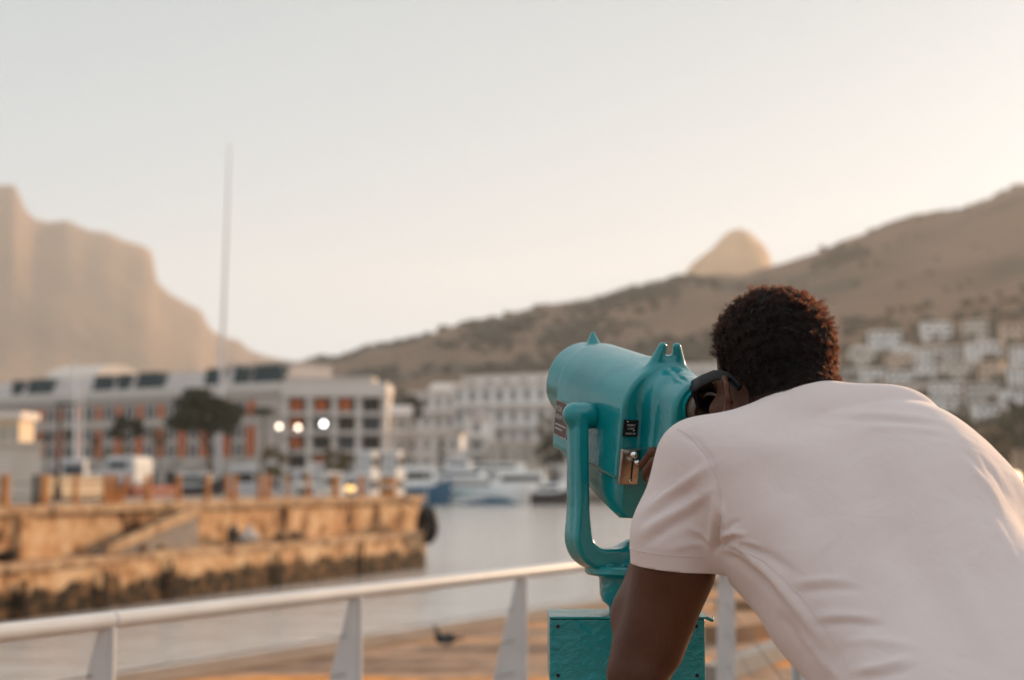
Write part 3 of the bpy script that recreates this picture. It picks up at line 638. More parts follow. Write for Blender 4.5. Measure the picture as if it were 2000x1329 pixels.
# end wing
wing, WLn = local('hotel_wing', 'end wing of the hotel with deep balconies and square terracotta openings', 'building', (-44.0, 271.5), (-24.6, 271.6), -1.9)
lp('wall', M_HWALL, wing, [(.0, WLn, 1.2, 15, 0, 19.0)]); lp('cornice', M_HWALL2, wing, [(.02, WLn+.8, -.9, 14, 19.0, 21.0)])
lp('parapet', M_HWALL, wing, [(.02, WLn*.9, .6, 10, 21.0, 22.2)])
for k, x in enumerate((.3, 4.9, 9.6, 14.2, 19.2)): lp('pillar', M_HWALL2, wing, [(x, x+1.0, -.5, 1.25, 0, 18.997)])
for fl in range(5):
    z = 1.0+fl*3.6; lp('balcony', M_HWALL2, wing, [(.1, WLn+.5, -1.0, 1.2, z+2.9, z+3.6)])
    for k in range(4):
        x = 1.5+k*4.65; lp('window', M_SHADE if (k+fl) % 2 else M_WIN, wing, [(x, x+3.2, 1.05, 1.3, z+.1, z+2.7)])
        if (fl == 4 and k < 3) or (fl, k) in ((1, 1), (2, 0), (3, 0)): lp('terracotta_panel', M_TERRA, wing, [(x+.3, x+2.4, .2, .5, z+.3, z+2.6)])
# ---------------------------------------------------------------- generic blocks
def block(label, x0, x1, ytop, Y0, Y1, floors, bays, mat=None, zb=-1.9, kind='flat', balc=True, depth=12, cat='apartment block', group=None, name='apartment_block', setb=0):
    mat = mat or M_WHITE; a = W(x0, ytop, Y0); b_ = W(x1, ytop, Y1); h = (a.z+b_.z)/2-zb
    o_, ln = local(name, label, cat, (a.x, a.y), (b_.x, b_.y), zb, group)
    hh = h if kind == 'flat' else h*.88
    lp('wall', mat, o_, [(0, ln, 0, depth, 0, hh)])
    if kind == 'flat': lp('roof', M_HWALL2, o_, [(-.3, ln+.3, -.5, depth+.3, hh, hh+.45)])
    elif kind == 'barrel':
        mb = MB(); mb.loft([[Vector((x, depth/2-math.cos(t_)*depth*.54, hh+math.sin(t_)*h*.13)) for t_ in [math.pi*k/10 for k in range(11)]] for x in (-.3, ln+.3)]); mb.build('roof', M_HWALL2, o_, smooth='auto')
    elif kind == 'gable':
        mb = MB(); mb.loft([[Vector((-.3, y, z)), Vector((ln+.3, y, z)), Vector((ln*.5, y, h))][:3] for y, z in ((-.4, hh), (depth+.4, hh))]); mb.build('roof', M_ROOFG, o_)
    fh = hh/floors
    for f in range(floors):
        for k in range(bays):
            bw = ln/bays; x = (k+.5)*bw; ww_ = bw*random.uniform(.42, .62)
            lp('window', M_WINL, o_, [(x-ww_/2, x+ww_/2, -.06, .1, f*fh+fh*.22, f*fh+fh*.80)])
        if balc and f: lp('balcony', M_WHITE, o_, [(.3, ln-.3, -1.3, -.0+.05, f*fh-.16, f*fh+.9)])
    return o_
block('broad white apartment block with long balconies, behind the ferry, left of the viewer', 884, 1098, 752, 330, 318, 5, 8, balc=True)
block('pale penthouse level set on the broad apartment block behind the ferry', 905, 1075, 736, 338, 328, 7, 5, kind='flat', balc=False, depth=8)
block('white flat block between the hotel wing and the broad apartments', 800, 890, 768, 345, 340, 5, 4)
block('cream curved roof house right of the hotel wing', 742, 800, 792, 312, 312, 4, 2, M_WHITE2, kind='barrel')
block('small white house with round roof above the cream one', 700, 756, 765, 372, 372, 6, 3, kind='barrel', balc=False)
block('low white waterfront building with dark ground floor behind the boats', 742, 900, 850, 292, 290, 3, 6, balc=False, depth=9)
block('slim white turret building rising behind the ferry', 912, 950, 800, 305, 304, 4, 1, kind='gable', depth=6)
block('white block with barrel roof left of the broad apartments', 838, 884, 748, 380, 378, 6, 3, kind='barrel', balc=False)
block('low pale waterfront building right of the slim turret', 952, 1060, 866, 296, 294, 2, 5, M_WHITE2, balc=False, depth=8)
block('grey white block half hidden behind the teal viewer', 1098, 1200, 742, 335, 330, 5, 5)
block('pale block between the teal viewer and the man\'s head', 1325, 1420, 713, 420, 415, 7, 5, balc=False)
block('pale block seen under the yoke of the teal viewer', 1190, 1330, 800, 330, 326, 4, 6)
block('pale roofed building showing above the left end of the hotel', 95, 190, 714, 480, 470, 6, 4, M_HWALL, kind='barrel', balc=False, depth=20)
block('pale grey building behind the hotel right of the tall mast', 430, 560, 712, 470, 450, 6, 5, M_HWALL, balc=False, depth=20)
# kiosk, cabinet and cream wheelhouse at the left
q = along(78, 0, ZT, 6.2); o_ = thing('kiosk', 'big pale kiosk on the pier at the left edge', 'kiosk', (q.x, q.y, ZT), math.atan2(ld.y, ld.x)-.75)
M_SAND = pm('sand_panel', (.66, .58, .50), .85, (.60, .52, .44), scale=1)
lp('wall', M_SAND, o_, [(-5.2, 0, 0, 2.6, 0, 2.35)]); lp('roof', M_SAND, o_, [(-5.3, .1, -.12, 2.7, 2.35, 2.50)]); lp('hatch', M_HWALL2, o_, [(-3.4, -1.2, -.04, .1, 1.0, 1.9)])
q = along(203, 0, ZT, 7.6); o_ = thing('cabinet', 'long low cream cabinet on the pier behind the orange posts', 'cabinet', (q.x, q.y, ZT), math.atan2(ld.y, ld.x)); ql = along(94, 0, ZT, 7.6); CL = (q-ql).length
M_CREAM = pm('cream_sunlit', (.62, .48, .33), .8); lp('body', M_CREAM, o_, [(-CL, 0, 0, 1.0, .1, 1.0)]); lp('lid', M_CREAM, o_, [(-CL-.05, .05, -.05, 1.05, 1.0, 1.07)]); lp('plinth', M_DARK, o_, [(-CL+.05, -.05, .05, .95, 0, .1)])
block('cream wheelhouse like hut with small windows above the kiosk', -40, 38, 818, 96, 96, 3, 4, M_CREAM, zb=ZW, balc=False, depth=3, cat='hut', name='harbour_hut')
# ---------------------------------------------------------------- boats
M_HULLW = pm('white_gelcoat', (.82, .82, .81), .3, coat=.3); M_HULLB = pm('blue_hull', (.004, .085, .16), .35, coat=.3); M_HULLR = pm('red_hull', (.28, .06, .03), .5)
M_TEALH = pm('teal_stripe', (.01, .17, .20), .4); M_HULLG = pm('shaded_gelcoat', (.46, .46, .46), .5, (.40, .40, .41), scale=2); M_BWIN = pm('boat_window', (.02, .025, .03), .15); M_MAST = pm('mast_aluminium', (.56, .54, .54), .4); M_DHULL = pm('dark_hull', (.025, .025, .03), .4)  # grey gelcoat: white hulls darkened to imitate the shade of buildings
def boat(label, x0, x1, ysup, Y, mat=None, cat='boat', name='motor_boat', ang=0.0, flip=False, tiers=2, mast=None, free=1.5, beam=None, group=None):
    a = W(x0, 950, Y); b_ = W(x1, 950, Y); ln = (b_.x-a.x)/max(.3, math.cos(ang)); beam = beam or ln*.28
    o_ = thing(name, label, cat, ((a.x+b_.x)/2, Y+beam/2, ZW), ang, group); s = -1 if flip else 1; rings = []
    for t_, w_, sh in ((-.5, .78, 0), (-.35, .96, 0), (-.1, 1, 0), (.15, .96, .08), (.32, .74, .22), (.43, .42, .38), (.5, .04, .55)):
        x = s*t_*ln; w2 = beam*w_/2; top = free*(1+sh); kx = s*ln*.035*max(0, t_-.2)*4
        rings.append([Vector((x-kx, 0, -.5)), Vector((x-kx*.5, w2*.72, -.2)), Vector((x, w2, top*.6)), Vector((x, w2, top)), Vector((x, -w2, top)), Vector((x, -w2, top*.6)), Vector((x-kx*.5, -w2*.72, -.2))])
    MB().loft(rings).build('hull', mat or (M_HULLG if group else M_HULLW), o_, smooth='auto')
    z = free; H_ = W((x0+x1)/2, ysup, Y).z-ZW-free; th = H_/tiers
    for k in range(tiers):
        l_ = ln*(.62-.20*k); w2 = beam*(.40-.05*k); c = -s*ln*(.06+.02*k); mb = MB()
        mb.loft([[Vector((c+x*s, y, zz_)) for x, y in ((-l_/2, -w2), (l_/2*(1 if zz_ == z else .82), -w2), (l_/2*(1 if zz_ == z else .82), w2), (-l_/2, w2))] for zz_ in (z, z+th*.97)]); cb = mb.build('cabin', M_HULLG if group else M_HULLW, o_, bevel=.06)
        lp('window', M_BWIN, cb, [(c-l_*.42, c+l_*.36, -w2-.03, w2+.03, z+th*.38, z+th*.74)]); lp('deck_edge', M_HULLW, cb, [(c-l_*.54, c+l_*.48, -w2-.25, w2+.25, z+th*.97, z+th*1.06)]); z += th
    if mast: MB().tube([(0, 0, free), (0, 0, W(0, mast, Y).z-ZW)], [.13, .06], 8).build('mast', M_MAST, o_, smooth='auto')
    return o_
fe = boat('large white passenger ferry with blue wave stripes moored beyond the water', 798, 1040, 898, 248, tiers=3, free=2.6, name='ferry', cat='ferry', beam=7.5)
# blue swooshes along the ferry side
def swoosh(o_, pts, mat, y, nm='stripe'):
    MB().prism([Vector((x, y, z)) for x, z in pts], Vector((0, -.04, 0)), Vector((0, .04, 0))).build(nm, mat, o_)
swoosh(fe, [(-10, .02), (-2, .05), (3.5, 1.25), (6.0, 1.1), (8.6, .1), (8.4, -.05), (-10, -.05)], M_HULLB, -3.80)
swoosh(fe, [(-10.4, 1.5), (-4, 1.55), (2, 2.2), (6.0, 2.3), (2, 2.45), (-10.4, 2.35)], M_TEALH, -3.82)
boat('white motor yacht with dark blue hull just behind the ferry', 784, 1090, 905, 262, M_HULLB, flip=True, tiers=2, free=4.2, beam=7, name='yacht', cat='yacht')
boat('long low white cruiser moored right behind the ferry', 950, 1112, 922, 256, tiers=1, free=2.9, beam=5)
boat('dark hulled workboat low in the water at the ferry bow', 1036, 1118, 946, 246, M_DHULL, tiers=1, free=2.0, beam=4)
bg_ = 'white boats moored behind the pier'
boat('white boat with raised pointed bow behind the pier, under the wide dark tree', 436, 520, 912, 150, tiers=1, free=3.4, group=bg_, ang=.2)
boat('small white boat behind the pier below the left globe lamp', 566, 620, 918, 140, tiers=2, free=2.6, ang=.9, group=bg_)
boat('small white boat behind the pier left of the thick orange post', 622, 668, 925, 150, tiers=1, free=3.2, ang=1.0, group=bg_)
boat('tall white cabin boat behind the pier, left of the two twins', 702, 726, 884, 185, tiers=2, free=2.2, ang=1.25, beam=2.6, group=bg_, flip=True)
boat('tall white cabin boat behind the drum at the pier end', 752, 776, 884, 190, tiers=2, free=2.2, ang=1.25, beam=2.6, group=bg_, flip=True)
boat('white launch with red trim behind the cream cabinet', 96, 206, 900, 120, M_HULLG, tiers=2, free=2.6, group=bg_, mast=720)
boat('low white boat behind the pier between the kiosk and the hedge', 150, 250, 925, 170, tiers=1, free=3.2, group=bg_)
boat('blue hulled boat moored at the left end of the ferry', 770, 880, 912, 243, M_HULLB, tiers=1, free=3.0, beam=5)
boat('white boat between the olive brown tree and the tall cabin boats', 640, 712, 905, 232, tiers=2, free=2.4, group=bg_, ang=.5)
boat('small pale boat behind the pier below the bright white glint', 606, 650, 908, 226, tiers=1, free=2.6, group=bg_, ang=.8)
boat('pale boat behind the pier between the palm and the left globe lamp', 500, 560, 905, 220, tiers=2, free=2.4, group=bg_, ang=.4)
boat('dark boat behind the pier below the wide dark tree', 330, 440, 926, 180, M_DHULL, tiers=1, free=3.6, group=bg_)
# trawler: red hull end on, rounded white wheelhouse
q = W(280, 930, 118); tr_ = thing('trawler', 'small trawler with red hull and rounded white wheelhouse behind the pier', 'boat', (q.x, q.y, ZW), 1.35)
rings = []
for t_, w_ in ((-.5, .85), (-.2, 1), (.2, .95), (.42, .55), (.5, .06)):
    x = t_*10; w2 = 2.0*w_; rings.append([Vector((x, 0, -.4)), Vector((x, w2*.8, .2)), Vector((x, w2, 4.1)), Vector((x, -w2, 4.1)), Vector((x, -w2*.8, .2))])
MB().loft(rings).build('hull', M_HULLR, tr_, smooth='auto')
mb = MB(); mb.box((-2.6, 0, 5.3), (3.6, 2.75, 2.5)); wh = mb.build('wheelhouse', M_HULLG, tr_, bevel=.45, segs=4); lp('window', M_BWIN, wh, [(-4.43, -.78, -.8, .8, 5.6, 6.1)]); lp('rubbing_strake', M_DHULL, tr_, [(-5.05, 2.2, -2.05, 2.05, 3.55, 3.75)])
# masts
def mast(px0, y0, px1, y1, Y, r0, r1, label, zb):
    a = W(px1, y1, Y); b_ = W(px0, y0, Y); a = b_ + (a-b_)*((b_.z-zb)/(b_.z-a.z))
    o_ = thing('flagpole', label, 'flagpole', tuple(a)); MB().tube([a, a.lerp(b_, .5), b_], [r0, (r0+r1)/2, r1], 12).build('pole', M_MAST, o_, True, smooth='auto')
    MB().lathe([(r0*2.2, 0), (r0*2.2, .3), (r0*1.1, .6)], a, 12).build('base', M_MAST, o_, True, smooth='auto')
    MB().lathe([(.02, 0), (r1*1.7, r1), (r1*1.7, r1*2), (.02, r1*3)], b_, 10).build('finial', M_MAST, o_, True, smooth='auto')
mast(449, 288, 425, 945, 246, .50, .17, 'very tall white flagpole leaning slightly, rising high above the hotel', -1.9)
mast(146, 715, 148, 900, 175, .28, .16, 'shorter white flagpole in front of the left part of the hotel', -1.9)
for k, (px, yt, yb, Y, lb_) in enumerate(((833, 800, 940, 240, 'thin white yacht mast left of the ferry'), (775, 850, 945, 230, 'short yacht mast behind the pier end'), (600, 700, 930, 230, 'thin yacht mast right of the left globe lamps'), (965, 780, 930, 262, 'thin mast over the ferry'), (700, 800, 930, 225, 'thin yacht mast behind the tall cabin boats'), (1003, 838, 930, 262, 'short mast right of the ferry funnel'))):
    a = W(px, yb, Y); b_ = W(px, yt, Y); o_ = thing('mast', lb_, 'mast', (a.x, a.y, ZW), 0, 'thin yacht masts in the marina')
    MB().tube([Vector((a.x, a.y, ZW)), b_], [.12, .05], 8).build('pole', M_MAST, o_, True, smooth='auto'); m_ = b_.lerp(a, .35)
    MB().tube([m_+Vector((-.9, 0, 0)), m_+Vector((.9, 0, 0))], .03, 6).build('spreader', M_MAST, o_, True)
# ---------------------------------------------------------------- trees
def leafmat(name, c1, c2):
    m, t, b = node_mat(name); L = t.links; c = t.nodes.new('ShaderNodeTexCoord'); n = t.nodes.new('ShaderNodeTexNoise'); n.inputs['Scale'].default_value = .9; n.inputs['Detail'].default_value = 3; L.new(c.outputs['Object'], n.inputs['Vector'])
    r = t.nodes.new('ShaderNodeValToRGB'); r.color_ramp.elements[0].position = .4; r.color_ramp.elements[1].position = .6; r.color_ramp.elements[0].color = (*c1, 1); r.color_ramp.elements[1].color = (*c2, 1); L.new(n.outputs[0], r.inputs[0]); L.new(r.outputs[0], b.inputs['Base Color']); b.inputs['Roughness'].default_value = .7; return m
LF_D = leafmat('foliage_dark', (.022, .028, .014), (.045, .048, .022)); LF_O = leafmat('foliage_olive', (.09, .065, .030), (.16, .11, .05)); LF_Y = leafmat('foliage_straw', (.20, .13, .06), (.13, .10, .05)); M_BARK = pm('bark', (.06, .045, .035), .9, (.10, .07, .05), scale=5)
def crown_mesh(c, rx, ry, rz, n, size, rg, lumps=9):
    L_ = []
    for k in range(lumps):
        u = rg.normal(size=3); u[1] *= .5; u /= np.linalg.norm(u); u *= rg.uniform(.45, .84); L_.append((u*np.array([rx, ry, rz]), rg.uniform(.20, .40)))
    P_ = []
    for k in range(n):
        ctr, s = L_[rg.integers(0, lumps)]; u = rg.normal(size=3); u /= np.linalg.norm(u); r_ = rg.uniform(.35, 1.05)
        P_.append(ctr + u*r_*s*np.array([rx, ry, rz]))
    P_ = np.array(P_)+np.array(c); a = rg.normal(size=(n, 3)); a /= np.linalg.norm(a, axis=1)[:, None]; b_ = np.cross(a, rg.normal(size=(n, 3))); b_ /= np.linalg.norm(b_, axis=1)[:, None]
    s = size*rg.uniform(.6, 1.3, (n, 1)); V = np.stack([P_-a*s, P_-b_*s*.6, P_+a*s, P_+b_*s*.6], 1).reshape(-1, 3); Fq = np.arange(n*4).reshape(-1, 4); return V, Fq
def tree(label, px, py, wpx, hpx, Y, mat, zb=-1.9, n=1215, cat='tree', name='tree', group=None, lean=0.0, seed=1):
    rg = np.random.default_rng(seed); c = W(px, py, Y); rx = wpx/2/F*Y; rz = hpx/2/F*Y; o_ = thing(name, label, cat, (c.x-lean, c.y, zb), 0, group)
    b_ = Vector((c.x-lean, c.y, zb)); tp = Vector((c.x, c.y, c.z-rz*.3)); r_ = max(.10, rx*.055)
    mb = MB(); mb.tube([b_, b_.lerp(tp, .5)+Vector((lean*.2, 0, 0)), tp], [r_*1.3, r_, r_*.6], 8)
    for k in range(5):
        th = k*1.3+seed; q = b_.lerp(tp, .55+.08*k); mb.tube([q, Vector((c.x+math.cos(th)*rx*.55, c.y+math.sin(th)*rx*.5, c.z+rz*.15*math.sin(k)))], [r_*.5, r_*.15], 6)
    mb.build('trunk', M_BARK, o_, True, smooth='auto'); V, Fq = crown_mesh(tuple(c), rx, rx*.9, rz, n, max(.15, rx*.105), rg, 22); mesh_np('crown', V, Fq, mat, o_, smooth=False)
tree('wide dark windswept tree in front of the hotel, beside the tall flagpole', 405, 808, 172, 92, 232, LF_D, lean=-1.5, n=2592, seed=3)
tree('smaller round dark tree left of the wide dark one', 248, 838, 80, 52, 232, LF_D, n=1458, seed=4)
tree('straw coloured bushy tree under the round dark tree', 226, 902, 60, 66, 200, LF_Y, n=972, seed=5)
tree('olive tree behind the pier left of the thin brown lamp post', 528, 905, 62, 66, 215, LF_O, n=972, seed=6)
tree('olive brown tree behind the pier under the hotel wing', 660, 902, 64, 60, 222, LF_O, n=972, seed=7)
tree('dark green tree between the hotel wing and the white blocks', 800, 800, 66, 60, 322, LF_D, n=972, seed=8)
tree('slim dark cypress left of the ferry', 794, 885, 24, 74, 284, LF_D, n=567, seed=9, name='cypress')
tree('slim dark cypress in front of the low waterfront building', 866, 880, 24, 70, 286, LF_D, n=567, seed=10, name='cypress')
tree('dark tree just left of the teal viewer, over the workboat', 1078, 880, 70, 70, 282, LF_D, n=972, seed=11)
tree('brownish tree beside the yoke of the teal viewer', 1068, 838, 40, 46, 296, LF_O, n=648, seed=12)
gt = 'small dark trees at the foot of the hotel'
for k, (px, py, w_, lb_) in enumerate(((92, 855, 26, 'small dark tree at the hotel foot, left of the dark lamp post'), (134, 848, 22, 'small dark tree at the hotel foot, right of the dark lamp post'), (186, 862, 20, 'small dark tree at the hotel foot, left of the straw tree'), (312, 850, 44, 'small dark tree at the hotel foot, between the two dark trees'), (450, 840, 30, 'small dark tree at the hotel foot, right of the tall flagpole'))):
    tree(lb_, px, py, w_, w_*1.15, 268, LF_D if k != 3 else LF_O, n=405, group=gt, seed=20+k)
for k, (px, py, w_, h_, lb_) in enumerate(((1858, 850, 110, 90, 'dark tree below the long terrace, right of the man\'s shoulder slope'), (1935, 885, 110, 90, 'dark tree lowest on the right above the man\'s shoulder'), (1992, 830, 90, 110, 'dark tall tree at the right edge below the houses'), (1790, 815, 60, 40, 'low dark tree behind the man\'s right shoulder'))):
    tree(lb_, px, py, w_, h_, 420, (LF_D, LF_O, LF_D, LF_D)[k], zb=-3, n=1215, seed=30+k)
# palm
c = W(515, 798, 225); o_ = thing('palm_tree', 'palm tree with drooping dark fronds in front of the hotel', 'palm', (c.x, c.y, -1.9))
MB().tube([Vector((c.x, c.y, -1.9)), Vector((c.x+.3, c.y, 4)), c], [.28, .22, .18], 8).build('trunk', M_BARK, o_, True, smooth='auto')
mb = MB()
for k in range(18):
    th = 2*math.pi*k/18; el_ = .9 if k % 2 else .25; d_ = Vector((math.cos(th), math.sin(th), 0)); pr = None
    for j in range(7):
        t_ = j/6; p_ = c+d_*2.5*t_+Vector((0, 0, el_*1.6*t_-2.2*t_*t_)); s_ = d_.cross(Vector((0, 0, 1)))*(.42*math.sin(math.pi*min(1, t_*.9+.12)))
        cur = (p_-s_-Vector((0, 0, .15)), p_, p_+s_-Vector((0, 0, .15)))
        if pr: mb.add(list(pr)+list(cur), [(0, 1, 4, 3), (1, 2, 5, 4)])
        pr = cur
mb.build('crown', LF_D, o_, True)
# ---------------------------------------------------------------- woods on the hill (one mass)
rg = np.random.default_rng(11); VS = []; FS = []; nn_ = 0
ico = bmesh.new(); bmesh.ops.create_icosphere(ico, subdivisions=1, radius=1); IV = np.array([v.co[:] for v in ico.verts]); IF = np.array([[v.index for v in f.verts] for f in ico.faces]); ico.free()
def blob(x, y, z, r_):
    global nn_
    V = IV*np.array([r_*rg.uniform(.7, 1.3), r_, r_*rg.uniform(.55, .9)])*rg.uniform(.75, 1.2, (len(IV), 1))+np.array([x, y, z+r_*.4]); VS.append(V); FS.append(IF+nn_); nn_ += len(IV)
def hz(px, r):
    z, az = hill_z(px, r); x, y = r*math.sin(az), r*math.cos(az); am = max(0, min(1, (r-R0)/500)); rel = 1 if r < R1*.93 else max(.15, 1-(r-R1*.93)/(R1*.05))
    return x, y, z+(fbm(x*.0035, y*.0035)*14+fbm(x*.012, y*.012, 5)*4)*am*rel-1.2
for k in range(620):                                               # trees along the ridge line
    px = rg.choice([rg.uniform(670, 1360), rg.uniform(1175, 1340), rg.uniform(600, 760)]); x, y, z = hz(px, rg.uniform(1690, 1810)); blob(x, y, z, rg.uniform(3, 8.5))
for k in range(60): px = rg.uniform(1700, 2000); x, y, z = hz(px, rg.uniform(1780, 1805)); blob(x, y, z, rg.uniform(1.5, 4))
patches = [(700, 1250, 60), (1010, 1000, 120), (1060, 760, 100), (900, 690, 90), (800, 640, 80), (1130, 1300, 100), (1250, 1500, 130), (1300, 1000, 120), (980, 1450, 90), (1650, 1500, 40), (1130, 640, 110), (960, 620, 80), (1240, 700, 90), (750, 900, 60)]
for px0, r_, sd__ in patches:
    for k in range(110):
        px = px0+rg.normal()*sd__*.55; rr__ = r_+rg.normal()*55; x, y, z = hz(px, max(R0+20, rr__)); blob(x, y, z, rg.uniform(2.5, 7))
for k in range(220): px = rg.uniform(640, 1950); x, y, z = hz(px, rg.uniform(700, 1650)); blob(x, y, z, rg.uniform(1.2, 3.5))
for k in range(240):
    px = rg.uniform(1640, 2010); r = 620+rg.uniform(0, 1)*420; x, y, z = hz(px, r); blob(x, y, z, rg.uniform(2.0, 5.0))
setp(mesh_np('woodland', np.concatenate(VS), np.concatenate(FS), leafmat('hill_scrub', (.030, .030, .020), (.055, .045, .028)), smooth=False), 'dark scrub and far woodland scattered over the hill', 'woodland', kind='stuff')
# ---------------------------------------------------------------- houses on the hillside
M_HW = [pm('house_white', (.86, .83, .80), .8), pm('house_cream', (.70, .62, .54), .85), pm('house_grey', (.58, .54, .51), .85), pm('house_peach', (.64, .47, .35), .85)]
def solve_r(px, py):
    T_ = tane(px, py); lo_, hi_ = R0+30, R1*.9
    for _ in range(40):
        r = (lo_+hi_)/2; x, y, z = hz(px, r)
        if (z-CAM.z)/r < T_: lo_ = r
        else: hi_ = r
    return lo_
def house(label, px, pyb, wpx, hpx, mk, kind, group, floors=2, bays=3):
    r = solve_r(px, pyb); x, y, z = hz(px, r); w_ = wpx/F*y; h = hpx/F*y; dp = max(8, w_*.6)
    o_ = thing('hillside_house', label, 'house', (x, y, z-2), -math.atan2(x, y)*.6+random.uniform(-.25, .25), group); mat = M_HW[mk]
    lp('wall', mat, o_, [(-w_/2, w_/2, 0, dp, 0, h+2)])
    if kind == 'hip':
        mb = MB(); mb.loft([[Vector((-w_/2-.4, -.4, h+2)), Vector((w_/2+.4, -.4, h+2)), Vector((w_/2+.4, dp+.4, h+2)), Vector((-w_/2-.4, dp+.4, h+2))], [Vector((-w_*.2, dp*.4, h*1.22+2)), Vector((w_*.2, dp*.4, h*1.22+2)), Vector((w_*.2, dp*.6, h*1.22+2)), Vector((-w_*.2, dp*.6, h*1.22+2))]]); mb.build('roof', M_ROOFG, o_)
    else: lp('roof', mat, o_, [(-w_/2-.3, w_/2+.3, -.6, dp+.3, h+2, h+2.5)])
    fh = h/floors
    for f in range(floors):
        for k in range(bays):
            bw = w_/bays; xx = -w_/2+(k+.5)*bw; lp('window', M_WIN, o_, [(xx-bw*random.uniform(.16, .38), xx+bw*random.uniform(.16, .38), -.08, .1, 2+f*fh+fh*.25, 2+f*fh+fh*.82)])
gh = 'pale houses stacked up the hillside on the right'
rows_ = [('top row', [(1728, 690, 62, 42), (1833, 668, 52, 38), (1905, 664, 46, 38), (1978, 668, 40, 34), (1768, 700, 34, 24)]),
         ('second row', [(1684, 716, 50, 34), (1752, 722, 50, 30), (1800, 712, 40, 30), (1856, 706, 44, 30), (1925, 704, 60, 34), (1990, 712, 34, 34)]),
         ('third row', [(1662, 742, 36, 22), (1706, 748, 44, 26), (1760, 752, 48, 26), (1812, 744, 46, 32), (1870, 742, 52, 34), (1932, 748, 44, 40), (1985, 760, 34, 40)]),
         ('fourth row', [(1668, 772, 48, 24), (1728, 776, 60, 24), (1788, 780, 50, 26), (1846, 778, 60, 30), (1918, 790, 60, 40), (1980, 800, 36, 36)]),
         ('bottom row', [(1690, 800, 60, 22), (1760, 806, 70, 24), (1838, 808, 84, 26), (1925, 826, 46, 34)])]
nth = ['leftmost', 'second from left', 'third from left', 'fourth from left', 'fifth from left', 'sixth from left', 'seventh from left']
adj = ['white', 'cream', 'grey', 'peach']
for ri, (rn, hs__) in enumerate(rows_):
    srt = sorted(hs__)
    for i, (px, py, w_, h_) in enumerate(srt):
        mk = (i*3+ri*2) % 7; mk = {0: 0, 1: 0, 2: 1, 3: 0, 4: 2, 5: 3, 6: 0}[mk]; kd = 'hip' if (i+ri) % 4 == 1 else 'flat'
        house('%s %s house, %s in the %s on the right hillside' % (adj[mk], 'pitched roof' if kd == 'hip' else 'flat roofed', nth[i], rn), px, py, w_, h_, mk, kd, gh, 3 if h_ > 36 else 2, 4 if w_ > 55 else 3)
# ================================================================ coin operated viewer
def teal_mat():
    m, t, b = node_mat('teal_paint'); L = t.links
    c = t.nodes.new('ShaderNodeTexCoord')
    n = t.nodes.new('ShaderNodeTexNoise'); n.inputs['Scale'].default_value = 9; n.inputs['Detail'].default_value = 6; L.new(c.outputs['Object'], n.inputs['Vector'])
    r = t.nodes.new('ShaderNodeValToRGB'); r.color_ramp.elements[0].position = .3; r.color_ramp.elements[1].position = .72
    r.color_ramp.elements[0].color = (.0005, .165, .188, 1); r.color_ramp.elements[1].color = (.001, .235, .252, 1)
    L.new(n.outputs[0], r.inputs[0])
    # small chips and scratches in the enamel
    v = t.nodes.new('ShaderNodeTexNoise'); v.inputs['Scale'].default_value = 55; v.inputs['Detail'].default_value = 8; v.inputs['Roughness'].default_value = .75
    L.new(c.outputs['Object'], v.inputs['Vector'])
    vr = t.nodes.new('ShaderNodeValToRGB'); vr.color_ramp.elements[0].position = .70; vr.color_ramp.elements[1].position = .74
    L.new(v.outputs[0], vr.inputs[0])
    mx_ = t.nodes.new('ShaderNodeMix'); mx_.data_type = 'RGBA'; L.new(vr.outputs[0], mx_.inputs['Factor']); L.new(r.outputs[0], mx_.inputs['A'])
    mx_.inputs['B'].default_value = (.003, .09, .10, 1); L.new(mx_.outputs['Result'], b.inputs['Base Color'])
    b.inputs['Roughness'].default_value = .21; b.inputs['Specular IOR Level'].default_value = .5; b.inputs['Coat Weight'].default_value = .18; b.inputs['Coat Roughness'].default_value = .10
    b1 = t.nodes.new('ShaderNodeTexNoise'); b1.inputs['Scale'].default_value = 28; b1.inputs['Detail'].default_value = 3; L.new(c.outputs['Object'], b1.inputs['Vector'])
    b2 = t.nodes.new('ShaderNodeTexNoise'); b2.inputs['Scale'].default_value = 160; b2.inputs['Detail'].default_value = 3; L.new(c.outputs['Object'], b2.inputs['Vector'])
    a = t.nodes.new('ShaderNodeMath'); a.operation = 'MULTIPLY_ADD'; a.inputs[1].default_value = .3; L.new(b2.outputs[0], a.inputs[0]); L.new(b1.outputs[0], a.inputs[2])
    bp = t.nodes.new('ShaderNodeBump'); bp.inputs['Strength'].default_value = .55; bp.inputs['Distance'].default_value = .0022
    L.new(a.outputs[0], bp.inputs['Height']); L.new(bp.outputs[0], b.inputs['Normal']); L.new(bp.outputs[0], b.inputs['Coat Normal'])
    return m
